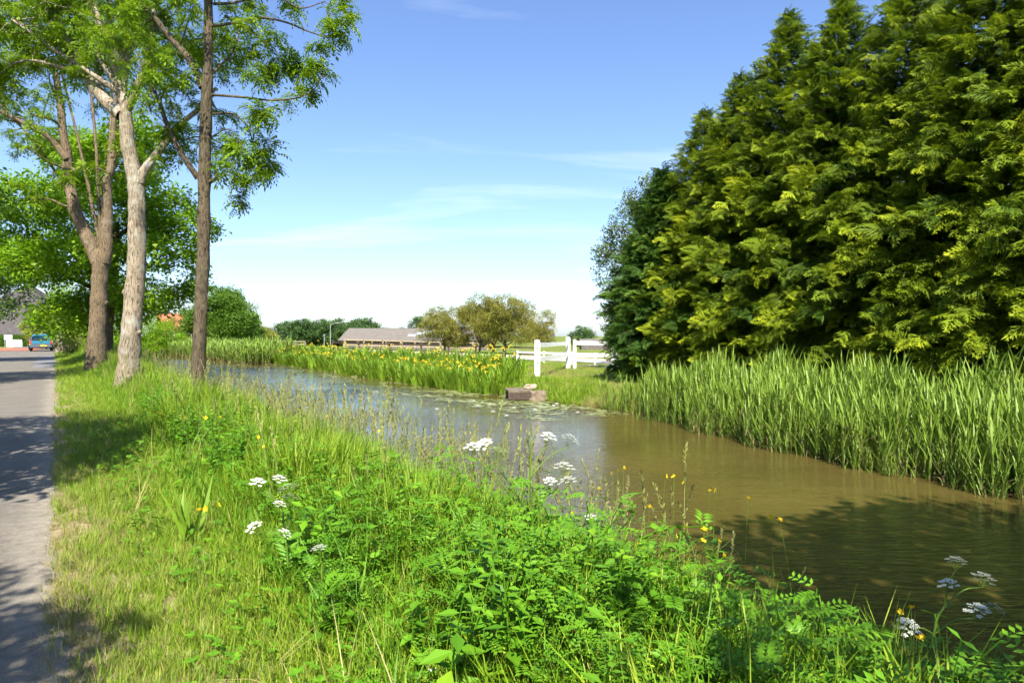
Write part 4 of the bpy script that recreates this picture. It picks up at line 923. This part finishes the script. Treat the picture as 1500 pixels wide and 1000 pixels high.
def t_herb():
    tb = TB()
    for k in range(rng.integers(5, 9)):
        a = rng.uniform(0, 6.28); e = rng.uniform(0.2, 1.0); d = np.array([math.cos(a)*math.cos(e), math.sin(a)*math.cos(e), math.sin(e)]); L = rng.uniform(0.10, 0.22)
        V, F = tube([(0, 0, 0), d * L * 0.6, d * L], 0.0018, 3); tb.add(V, F, 0.3)
        for j in range(3): b_ = a + (j - 1) * 1.0; tb.leaf(d * L, (math.cos(b_), math.sin(b_), 0.1), (0, 0, 1), rng.uniform(0.035, 0.055), 0.026, rng.normal(0.4, 0.15))
    return tb
def t_nettle():
    tb = TB(); H_ = rng.uniform(0.4, 0.62); lx, ly = rng.normal(0, 0.07, 2); V, F = tube([(lx*t*t, ly*t*t, H_*t) for t in (0, .4, .7, 1)], [0.004, 0.0035, 0.003, 0.002], 4); tb.add(V, F, 0.3)
    for k in range(7):
        t = 0.25 + 0.75 * k / 6; a = k * 1.57 + rng.normal(0, 0.3); L = (0.10 - 0.065 * max(0, t - 0.5) * 1.6) * rng.uniform(0.8, 1.2)
        for s_ in (0, math.pi): tb.leaf((lx*t*t, ly*t*t, H_*t), (math.cos(a + s_), math.sin(a + s_), rng.uniform(-0.3, 0.4)), (0.2 * rng.normal(), 0.2 * rng.normal(), 1), L, L * 0.5, rng.normal(0.35, 0.15))
    return tb
def t_dead():
    tb = TB()
    for k in range(5): tb.blade((rng.normal(0, 0.05), rng.normal(0, 0.05), 0), rng.uniform(0, 6.28), rng.uniform(0.3, 0.7), 0.006, rng.uniform(0.1, 0.8), rng.uniform(0.2, 1.2), rng.uniform(0.3, 1.0))
    return tb
template_collection('nettle', [t_nettle() for _ in range(5)], ['vetch'])
template_collection('dead_stalk', [t_dead() for _ in range(4)], ['grass_dry'])
template_collection('herb', [t_herb() for _ in range(5)], ['vetch'])
def rs(N, s, tilt=0.12, aspect=1.0):
    rot = np.stack([rng.normal(0, tilt, N), rng.normal(0, tilt, N), rng.uniform(0, 6.283, N)], 1)
    return rot, np.stack([s * aspect, s * aspect, s], 1)
def dist_keep(T, near, full):
    d = np.hypot(T[:, 0], T[:, 1]); return rng.uniform(0, 1, len(T)) < np.clip((near / np.maximum(d, 0.5)) ** 1.3, 0, 1) * full
# short worn turf beside the road
def hgt(v, u): return 0.055 + 0.32 * sm(0.75, 1.75, v + 0.25 * np.sin(u * 1.3) * 0.6) + 0.10 * sm(1.7, 2.8, v)
u, v, T = scatter_pts(90000, -1.5, 70, -0.02, 2.0); pn = patchy(T, 1.1, 3)
k = in_view(T) & dist_keep(T, 5, 1) & (rng.uniform(0, 1, len(T)) < np.clip(sm(-0.1, 0.4, v + 0.4 * pn) * 1.0 + 0.06, 0, 1)); T = T[k]; d = np.hypot(T[:, 0], T[:, 1])
s = (0.10 + 0.10 * sm(0.4, 1.6, v[k])) * rng.uniform(0.6, 1.4, len(T)) * (1 + d / 30)
gn_stuff('short_grass', 'turf', T, *rs(len(T), s), 'short green turf between the road and the taller verge grass', 'grass')
u, v, T = scatter_pts(45000, -1.5, 40, -0.05, 1.3); k = in_view(T) & dist_keep(T, 4, 1) & (rng.uniform(0, 1, len(T)) < 0.35 + 0.65 * sm(-0.1, 0.3, patchy(T, 0.9, 8))); T = T[k]
gn_stuff('dry_grass', 'turf_dry', T, *rs(len(T), rng.uniform(0.06, 0.14, len(T)), 0.3), 'dry straw-coloured grass along the road edge', 'grass')
# tall verge grass
u, v, T = scatter_pts(150000, -1, 75, 0.75, 3.8); d = np.hypot(T[:, 0], T[:, 1])
near_v = np.clip(1 - sm(3.0, 5.5, d) * 1.0, 0.0, 1) * sm(1.1, 1.7, v)             # vetch takes over near the camera
k = in_view(T) & dist_keep(T, 6.5, 1) & (rng.uniform(0, 1, len(T)) < sm(0.8, 1.8, v + 0.3 * patchy(T, 0.8, 1)) * (1 - 0.5 * near_v)); T, v, d, u = T[k], v[k], d[k], u[k]
s = hgt(v, u) * 1.15 * rng.uniform(0.55, 1.45, len(T)) * (1 + d / 70) * (1 + 0.3 * patchy(T, 0.9, 17)); s *= 1 - 0.35 * sm(2.3, 3.0, v)
gn_stuff('tall_grass', 'tall_grass', T, *rs(len(T), s, 0.12, 1.15), 'tall bright green grass covering the verge above the canal', 'grass')
u, v, T = scatter_pts(60000, -1, 75, 1.0, 3.95); k = in_view(T) & dist_keep(T, 5, 1) & (rng.uniform(0, 1, len(T)) < 0.35 + 0.65 * sm(2.2, 3.0, v)); T, v = T[k], v[k]
s = 0.27 * rng.uniform(0.6, 1.35, len(T)) * (1 + np.hypot(T[:, 0], T[:, 1]) / 60)
gn_stuff('bank_grass', 'lush_grass', T, *rs(len(T), s, 0.2), 'lush darker grass hanging over the near canal bank', 'grass')
u, v, T = scatter_pts(5200, 1, 45, 1.2, 3.5); d = np.hypot(T[:, 0], T[:, 1]); k = in_view(T) & (d > 4.2) & dist_keep(T, 11, 1) & (rng.uniform(0, 1, len(T)) < 0.06 + 0.5 * sm(1.9, 2.7, v)); T = T[k]
gn_stuff('seeding_grass', 'seed_grass', T, *rs(len(T), rng.uniform(0.6, 1.2, len(T)), 0.1), 'thin flowering grass stalks with drooping seed heads before the water', 'grass')
# vetch and herbs of the foreground
u, v, T = scatter_pts(9000, -2.0, 8.5, 1.0, 3.75); d = np.hypot(T[:, 0], T[:, 1])
k = in_view(T) & (d > 1.25) & (rng.uniform(0, 1, len(T)) < (0.05 + 0.92 * sm(6.8, 3.6, d)) * sm(0.95, 1.75, v + 0.3 * patchy(T, 1.3, 5))); T, v = T[k], v[k]
s = rng.uniform(0.6, 1.3, len(T)) * (0.7 + 0.3 * sm(1.2, 2.0, v)) * (1 - 0.3 * sm(2.5, 3.2, v)) * (1 + 0.35 * patchy(T, 1.6, 21))
gn_stuff('vetch_cover', 'vetch', T, *rs(len(T), s, 0.25), 'dense vetch with feathery paired leaflets filling the foreground', 'vetch')
u, v, T = scatter_pts(3800, -2.0, 12, 0.5, 3.7); k = in_view(T) & (np.hypot(T[:, 0], T[:, 1]) > 1.3) & (rng.uniform(0, 1, len(T)) < 0.2 + 0.6 * sm(0.0, 0.4, patchy(T, 1.2, 12))); T, v = T[k], v[k]
T[:, 2] += 0.18 * sm(1.3, 2.2, v)
u2, v2, T2 = scatter_pts(5000, -2, 14, 1.2, 3.3); k2 = in_view(T2) & (np.hypot(T2[:, 0], T2[:, 1]) > 1.5) & (rng.uniform(0, 1, len(T2)) < sm(0.05, 0.4, patchy(T2, 0.9, 31)) * 0.8 + 0.08); T2 = T2[k2]
gn_stuff('nettle_patch', 'nettle', T2, *rs(len(T2), rng.uniform(0.6, 1.2, len(T2)), 0.15), 'upright weeds with paired pointed leaves among the vetch', 'weeds')
u2, v2, T2 = scatter_pts(1500, -2, 14, 0.5, 3.8); k2 = in_view(T2) & (np.hypot(T2[:, 0], T2[:, 1]) > 1.6) & (rng.uniform(0, 1, len(T2)) < 0.16); T2 = T2[k2]
gn_stuff('dead_stalks', 'dead_stalk', T2, *rs(len(T2), rng.uniform(0.5, 0.9, len(T2)), 0.2), 'bleached dead stalks scattered through the green verge plants', 'stalks')
gn_stuff('clover_cover', 'herb', T, *rs(len(T), rng.uniform(0.6, 1.2, len(T)), 0.2), 'small three-leaved herbs among the verge grass', 'herb')
# far bank grass
def off_R(u, v): return v - vR(u)
u, v, T = scatter_pts(120000, 0, 75, 10.5, 24); o_ = off_R(u, v); k = in_view(T) & (o_ > -0.1) & dist_keep(T, 14, 1); T, o_ = T[k], o_[k]; d = np.hypot(T[:, 0], T[:, 1])
s = (0.13 + 0.20 * sm(1.6, 0.2, o_)) * rng.uniform(0.6, 1.4, len(T)) * (0.8 + d / 50)
dry = patchy(T, 0.5, 4) + 0.25 * sm(0.7, 1.8, o_) - 0.10 + 0.25 * rng.normal(0, 1, len(T)) * 0.5 > 0.12
gn_stuff('far_bank_grass', 'turf', T[~dry], *rs((~dry).sum(), s[~dry]), 'green meadow grass on the far bank', 'grass')
gn_stuff('far_bank_dry_grass', 'turf_dry', T[dry], *rs(dry.sum(), s[dry] * 0.8), 'straw-coloured patches of grass on the far bank', 'grass')

# ------------------------------------------------------------------ reeds
def t_reed():
    tb = TB(); H_ = rng.uniform(0.85, 1.0) * 1.5; lx, ly = rng.normal(0, 0.06, 2)
    P_ = lambda t: np.array([lx * t * t, ly * t * t, H_ * 0.9 * t])
    V, F = tube([P_(t) for t in np.linspace(0, 1, 5)], np.linspace(0.0065, 0.003, 5), 4); n_ = len(V); tb.add(V, F, 0.3, 1)
    a = rng.uniform(0, 6.28)
    for k in range(11):
        t = 0.22 + 0.78 * k / 10; a += math.pi + rng.normal(0, 0.5); L = (0.34 + 0.22 * math.sin(t * 2.6)) * rng.uniform(0.8, 1.2)
        tb.blade(P_(t), a, L, 0.030 * rng.uniform(0.8, 1.2), rng.uniform(0.25, 0.6) * (1.2 - 0.7 * t), rng.uniform(0.2, 1.0) * (1.1 - 0.6 * t), 0.15 + 0.5 * t + rng.normal(0, 0.12), 0, n=5)
    return tb
def t_straw():
    tb = TB(); H_ = rng.uniform(0.5, 1.35); lx, ly = rng.normal(0, 0.16, 2); V, F = tube([(lx*t*t, ly*t*t, H_*t) for t in (0, .4, .7, 1)], [0.007, 0.006, 0.005, 0.004], 4); tb.add(V, F, 0.7, 1)
    e = np.array([lx, ly, H_]); V, F = tube([e, e + (rng.normal(0, 0.2), rng.normal(0, 0.2), -0.12)], 0.004, 3); tb.add(V, F, 0.9, 1)
    for k in range(3): tb.blade((lx*.3, ly*.3, H_ * rng.uniform(0.2, 0.6)), rng.uniform(0, 6.28), 0.35, 0.02, 0.7, 1.4, 0.8, 1, n=5)
    return tb
template_collection('reed', [t_reed() for _ in range(7)] + [t_straw() for _ in range(2)], ['reed', 'reed_stem'])
def front(u): return np.interp(u, [-3, 3.4, 7, 12, 14.5], [9.2, 9.65, 10.3, 11.85, 12.35])
u = rng.uniform(-2.5, 14.2, 7200); q = rng.uniform(0, 1, 7200) ** 1.15; v = front(u) + 1.9 * q * np.interp(u, [0, 9, 12, 14.2], [1, 0.9, 0.6, 0.3]) + 0.16 * np.sin(u * 3.1) + rng.normal(0, 0.06, 7200)
k = rng.uniform(0, 1, 7200) < np.interp(u, [-2, 10, 11.6, 12.6, 14.2], [1, 1, 0.6, 0.12, 0.03]) * np.where(q < 0.15, 0.55, 1.0); u, v, q = u[k], v[k], q[k]; x, y, _ = P(u, v); T = np.stack([x, y, np.maximum(height(u, v), WATER - 0.25)], 1); k = in_view(T); T, u, q = T[k], u[k], q[k]
s = np.interp(u, [-2, 9, 12, 14.2], [1.0, 0.98, 0.82, 0.62]) * np.where(q < 0.18, rng.uniform(0.3, 0.85, len(T)), rng.uniform(0.62, 1.04, len(T)) ) * (0.90 + 0.04 * q) * (1 + 0.16 * patchy(T, 1.0, 2))
gn_stuff('reed_bed', 'reed', T, *rs(len(T), s, 0.06), 'tall green reed bed along the water in front of the conifers', 'reeds')
u = rng.uniform(50, 92, 3200); v = rng.uniform(0, 1, 3200) * 3.6 + vR(u) - 3.0; x, y, _ = P(u, v); T = np.stack([x, y, np.maximum(height(u, v), WATER - 0.2)], 1)
gn_stuff('far_reed_bed', 'reed', T, *rs(len(T), rng.uniform(0.8, 1.15, len(T)), 0.08, 1.6), 'grey-green reed bed at the far bend of the canal', 'reeds')

# ------------------------------------------------------------------ yellow irises
def t_iris():
    tb = TB(); a = rng.uniform(0, 3.14)
    for k in range(8):
        s = (k - 3.5) / 3.5; tb.blade((0.05 * s * math.cos(a), 0.05 * s * math.sin(a), 0), a if s > 0 else a + math.pi, rng.uniform(0.65, 1.05), 0.032, abs(s) * 0.22, rng.uniform(0.05, 0.5), rng.normal(0.42, 0.16))
    return tb.get()
IRIS = [t_iris() for _ in range(5)]
tb = TB()
for k in range(3):
    a = k * 2.094; tb.leaf((0, 0, 0), (math.cos(a), math.sin(a), 0.25), (0, 0, 1), 0.085, 0.06, 0.5); tb.leaf((0.6*0.085*math.cos(a), 0.6*0.085*math.sin(a), 0.012), (math.cos(a), math.sin(a), -1.2), (math.cos(a), math.sin(a), 0.6), 0.06, 0.055, 0.2)
    tb.leaf((0, 0, 0), (math.cos(a + 1.05) * 0.5, math.sin(a + 1.05) * 0.5, 1), (math.cos(a), math.sin(a), 0), 0.06, 0.028, 0.8)
V, F, A = tb.get(); IFL = mesh_np('iris_flower', V, F, 'petal_iris', A)
ips = [(21.0, 0.35, 26), (22.2, 1.0, 12), (23.6, 0.8, 22), (25.3, 1.0, 16), (27.6, 0.9, 18), (30.2, 1.1, 6), (32.8, 1.1, 16), (35.8, 1.1, 14), (39, 1.2, 22), (42.5, 1.2, 20), (46, 1.2, 18), (50, 1.2, 14)]
pos_w = ['beside the landing stage', 'second from the landing stage', 'third from the landing stage', 'fourth from the landing stage', 'fifth from the landing stage', 'sixth, nearly without flowers', 'sixth before the far reeds', 'fifth before the far reeds', 'fourth before the far reeds', 'third before the far reeds', 'second before the far reeds', 'next to the far reeds']
for i, (u0, w_, nf) in enumerate(ips):
    v0 = float(vR(u0)) + 0.05; base = np.array(P(u0, v0, 0)); base[2] = hz(u0, v0); root = empty('iris_clump', tuple(base), 'clump of yellow flag iris on the far bank, ' + pos_w[i], 'iris', 'yellow irises on the far bank')
    N = 210; uu = u0 + np.clip(rng.normal(0, 0.8, N), -1.2, 1.6); vv = v0 + rng.uniform(-0.75, 1.0, N); x, y, _ = P(uu, vv); z = np.maximum(height(uu, vv), WATER - 0.1); T = np.stack([x, y, z], 1) - base
    s = rng.uniform(0.75, 1.15, N); sc = Scatter(); pick(IRIS, sc, rotz(rng.uniform(0, 6.28, N)) * s[:, None, None] * np.array([1 + u0/40, 1 + u0/40, 1])[None, :, None], T, rng.normal(0, 0.1, N)); link('foliage', sc.mesh('foliage', 'iris_leaf'), root)['kind'] = 'stuff'
    mb = MB()
    for j in range(nf):
        m_ = rng.integers(0, N); top = T[m_] + np.array([rng.normal(0, 0.05), rng.normal(0, 0.05), rng.uniform(0.86, 1.18)]); mb.tube([T[m_], top], [0.006, 0.004], 4)
        f = link('flower', IFL, root, top); f.rotation_euler = (rng.normal(0, 0.2), rng.normal(0, 0.2), rng.uniform(0, 6)); q = rng.uniform(0.95, 1.4); f.scale = (q, q, q)
    o = mb.build('flower_stems', 'stem_green', root); o['kind'] = 'stuff'
# ------------------------------------------------------------------ water lilies
def pad_mesh(seed):
    r = np.random.default_rng(seed); n_ = 14; a = np.linspace(0.16, 2*math.pi - 0.16, n_); V = [(0.12, 0, 0.0)] + [(math.cos(q) * r.uniform(0.94, 1.04), math.sin(q) * 0.9 * r.uniform(0.94, 1.04), 0.03 * r.normal()) for q in a]
    F = [(0, i, i + 1) for i in range(1, n_)]; return mesh_np('lily_pad', np.array(V), np.array(F), 'pad', np.full(len(V), r.uniform(0.2, 0.9)))
PADS = [pad_mesh(i) for i in range(5)]
def pad_spots(N):
    out_ = []
    while len(out_) < N:
        if rng.uniform() < 0.6: u0, v0 = rng.uniform(13.0, 22.5), 0; v0 = float(vR(u0)) - rng.uniform(0.15, 2.9) ** 1.0
        else: u0 = rng.uniform(21, 52); v0 = float(vR(u0)) - 0.6 - abs(rng.normal(0, 1.8))
        if mnoise.noise(Vector((u0 * 0.55, v0 * 0.9, 2))) < -0.12 + 0.10 * (float(vR(u0)) - v0 - 1.5): continue
        out_.append((u0, v0))
    return out_
for (u0, v0) in pad_spots(280):
    o = link('lily_pad', PADS[rng.integers(0, 5)], None, P(u0, v0, WATER + 0.008 + rng.uniform(0, 0.012))); q = rng.uniform(0.08, 0.17); o.scale = (q, q, q); o.rotation_euler = (rng.normal(0, 0.05), rng.normal(0, 0.05), rng.uniform(0, 6.28))
    tag(o, 'round green lily pad floating among others near the far bank', 'lily pad', 'floating lily pads')
sc = Scatter(); V = np.array([(math.cos(a), math.sin(a), 0) for a in np.linspace(0, 6.283, 8)[:-1]]); F = np.array([(0, i, i + 1) for i in range(1, 6)])
S_ = np.array(pad_spots(2600)); x, y, _ = P(S_[:, 0] + rng.normal(0, 0.2, 2600), S_[:, 1] + rng.normal(0, 0.15, 2600)); q = rng.uniform(0.02, 0.085, 2600)
sc.add((V, F, np.zeros(7)), rotz(rng.uniform(0, 6, 2600)) * q[:, None, None], np.stack([x, y, WATER + rng.uniform(0.004, 0.007, 2600)], 1), rng.uniform(0.1, 0.8, 2600))
tag(link('floating_weed', sc.mesh('floating_weed', 'pad')), 'small floating leaves and weed between the lily pads', 'water weed', kind='stuff')
tb = TB()
for ring, (n_, e, L) in enumerate([(8, 0.35, 0.07), (7, 0.8, 0.06), (5, 1.2, 0.045)]):
    for k in range(n_): a = k * 6.283 / n_ + ring * 0.4; tb.leaf((0, 0, 0.01), (math.cos(a)*math.cos(e), math.sin(a)*math.cos(e), math.sin(e)), (0, 0, 1), L, 0.03, 0.6)
V, F, A = tb.get(); LF = mesh_np('water_lily_flower', V, F, 'petal_white', A)
for i, (x, y) in enumerate([(700, 598), (722, 606), (753, 600), (783, 603), (811, 597), (816, 594), (846, 607), (694, 590), (742, 612), (640, 602)]):
    Z = 2000 / (y - 492); p = pp(x, y, Z); o = link('water_lily_flower', LF, None, (p[0], p[1], WATER + 0.02)); o.scale = (1.2, 1.2, 1.2); o.rotation_euler = (0, 0, rng.uniform(0, 6)); tag(o, 'small white water lily flower among the pads by the landing stage', 'flower', 'white water lily flowers')

# ------------------------------------------------------------------ cow parsley and buttercups
def umbel(r):
    tb = TB()
    for k in range(13):
        a = k * 2.4; q = r * math.sqrt((k + 0.5) / 13); c = np.array([q * math.cos(a), q * math.sin(a), 0.6 * r * (1 - (q / r) ** 2)])
        V, F = tube([(0, 0, -0.75 * r), c * 0.98], 0.0006, 3); tb.add(V, F, 0.0, 1)
        for j in range(11):
            b_ = j * 2.4; w = 0.26 * r * math.sqrt((j + 0.5) / 11); d = c + np.array([w * math.cos(b_), w * math.sin(b_), rng.uniform(0, 0.004)]); e = rng.uniform(0, 3); l = 0.0042
            for g in range(2):
                f = e + g * 0.8; tb.add([d + np.array([l*math.cos(f), l*math.sin(f), 0.001*g]), d + np.array([-l*math.sin(f), l*math.cos(f), 0.001*g]), d - np.array([l*math.cos(f), l*math.sin(f), -0.001*g]), d - np.array([-l*math.sin(f), l*math.cos(f), -0.001*g])], [(0,1,2),(0,2,3)], rng.uniform(0, 1), 0)
    V, F, A = tb.get(); return mesh_np('umbel', V, F, ['petal_white', 'stem_green'], A, np.array(tb.M))
UMB = [umbel(r) for r in (0.045, 0.052, 0.06)]
FERN = t_vetch
def parsley(label, Z, foot, joint, heads, r0=0.0075):
    """foot and joint are pixels at depth Z, heads are (x, y, depth offset)"""
    p = pp(foot[0], foot[1], Z); u0, v0 = UV(p[0], p[1]); base = np.array([p[0], p[1], hz(u0, v0)]); root = empty('cow_parsley', tuple(base), label, 'wildflower', 'cow parsley in the verge')
    J = [pp(j[0], j[1], Z) - base for j in joint]; mb = MB(); mb.tube(smooth_path([np.zeros(3) - (0, 0, 0.03)] + J, 4), np.linspace(r0, r0 * 0.6, 4 * len(J) + 1), 7); mb.build('stem', 'stem_green', root, True)
    for i, (x, y, dz, jn) in enumerate(heads):
        h_ = pp(x, y, Z + dz) - base; q = UMB[i % 3]; mid = (J[jn] + h_) / 2 + np.array([0, 0, 0.015])
        mb = MB(); mb.tube(smooth_path([J[jn], mid, h_ - np.array([0, 0, 0.035])], 4), np.linspace(r0 * 0.55, r0 * 0.3, 9), 6); mb.build('stalk', 'stem_green', root, True)
        o = link('umbel', q, root, h_); o.rotation_euler = (rng.normal(0.3, 0.2), rng.normal(0, 0.25), rng.uniform(0, 6)); q = rng.uniform(0.75, 1.0); o.scale = (q, q, q)
    sc = Scatter(); tp_ = TB()
    for k in range(9):
        a = k * 0.72 - 2.9; l = 0.10 * (1 - abs(k - 4) / 6)
        tp_.leaf((0.02 * k, 0, 0.03 * math.sin(k * 0.35)), (0.7, 1, 0.1), (0, 0, 1), l, 0.02, 0.4); tp_.leaf((0.02 * k, 0, 0.03 * math.sin(k * 0.35)), (0.7, -1, 0.1), (0, 0, 1), l, 0.02, 0.4)
    N = 7; hh = rng.uniform(0.1, 0.6, N); T = np.array([J[0] * q for q in hh]); sc.add(tp_.get(), rotz(rng.uniform(0, 6.28, N)) @ roty(rng.uniform(-0.7, 0, N)), T, np.zeros(N)); link('leaves', sc.mesh('leaves', 'vetch'), root)['kind'] = 'stuff'
parsley('tall branching cow parsley with white umbels against the water, centre of the picture', 3.7, (774, 900), [(773, 760), (776, 700), (779, 640)],
    [(692, 657, 0, 0), (710, 652, 0.05, 0), (726, 664, 0, 0), (775, 606, 0, 2), (803, 641, 0.1, 1), (834, 645, 0.1, 1), (805, 706, 0, 0), (832, 707, 0, 0), (826, 686, 0.15, 0)])
parsley('cow parsley with flat white umbels in the tall grass, left of centre', 3.9, (424, 850), [(418, 790), (412, 745)], [(377, 708, 0, 1), (408, 703, 0.1, 1), (423, 718, 0, 1), (408, 740, -0.1, 1), (424, 731, 0, 1), (372, 774, 0, 0), (416, 783, -0.2, 0)])
parsley('cow parsley with white umbels over dark water at the lower right', 3.1, (1345, 1010), [(1370, 930), (1385, 890)], [(1401, 825, 0, 1), (1391, 858, 0, 1), (1441, 850, 0.1, 1), (1458, 894, 0, 1), (1435, 897, 0.1, 0), (1331, 921, 0, 0)])
parsley('single cream umbel leaning over the bank right of the tall cow parsley', 3.9, (905, 850), [(890, 800)], [(866, 760, 0, 0)], 0.004)
parsley('small low white umbel amid vetch, below the left cow parsley', 3.2, (475, 860), [(470, 830)], [(467, 806, 0, 0)], 0.003)
tb = TB()
for k in range(5):
    a = k * 1.2566; tb.leaf((0, 0, 0), (math.cos(a), math.sin(a), 0.55), (0, 0, 1), 0.017, 0.017, 0.5)
V, F, A = tb.get(); BUT = mesh_np('flower', V, F, 'petal_yellow', A)
bc = [(905, 690), (897, 694), (913, 686), (975, 697), (988, 699), (1003, 707), (1040, 720), (1050, 718), (1096, 731), (1130, 758), (1143, 762), (944, 731), (951, 744), (878, 717), (840, 752), (1007, 773), (1032, 777), (990, 786), (1030, 793), (1053, 794), (1011, 832), (936, 800), (1060, 815), (1320, 897), (1337, 892), (1355, 935), (1345, 936), (1277, 988),
      (545, 630), (555, 632), (480, 610), (487, 618), (380, 640), (386, 655), (318, 618), (322, 612), (253, 604), (232, 606), (292, 748), (302, 745), (318, 740), (500, 665), (475, 660), (436, 612), (352, 620), (410, 641), (345, 650), (270, 612), (300, 612)]
for i, (x, y) in enumerate(bc):
    Z = (4.4 if y < 770 else 3.5) if x > 700 else min(12.0, 960 / (y - 492)); p = pp(x, y, Z); u0, v0 = UV(p[0], p[1]); g = hz(u0, v0)
    if p[2] - g < 0.12: p[2] = g + 0.3
    b_ = np.array([p[0] + rng.normal(0, 0.04), p[1] + rng.normal(0, 0.04), g]); h_ = p - b_
    root = empty('buttercup', tuple(b_), 'yellow buttercup on a thin stem over the bank, right of the tall cow parsley' if x > 700 else 'yellow buttercup in the tall verge grass, left of centre', 'wildflower', 'buttercups over the water' if x > 700 else 'buttercups in the verge grass')
    mb = MB(); mb.tube(smooth_path([(0, 0, -0.02), h_ * 0.55 + rng.normal(0, 0.012, 3), h_], 4), 0.0016, 4)
    sd_ = h_ * 0.6; mb.tube([sd_, sd_ + np.array([rng.normal(0, 0.05), rng.normal(0, 0.03), 0.09])], 0.0012, 4); mb.build('stem', 'stem_green', root)
    o = link('flower', BUT, root, h_); q = rng.uniform(1.1, 1.5) * (1.0 + max(0, Z - 5) * 0.10); o.scale = (q, q, q); o.rotation_euler = (rng.normal(0.85, 0.3), rng.normal(0, 0.4), rng.uniform(0, 6))
# broad upright leaves of a dock in the verge
tb = TB()
for k in range(12): tb.blade((rng.normal(0, 0.03), rng.normal(0, 0.03), 0), rng.uniform(0, 6.28), rng.uniform(0.3, 0.52), 0.035, rng.uniform(0.05, 0.45), rng.uniform(0.0, 0.5), rng.normal(0.45, 0.15), n=5)
V, F, A = tb.get(); q = to_w(272, 4.7); root = empty('sword_leaf_plant', tuple(q), 'tuft of broad upright sword-like leaves in the verge grass', 'plant'); link('leaves', mesh_np('leaves', V, F, 'iris_leaf', A), root)
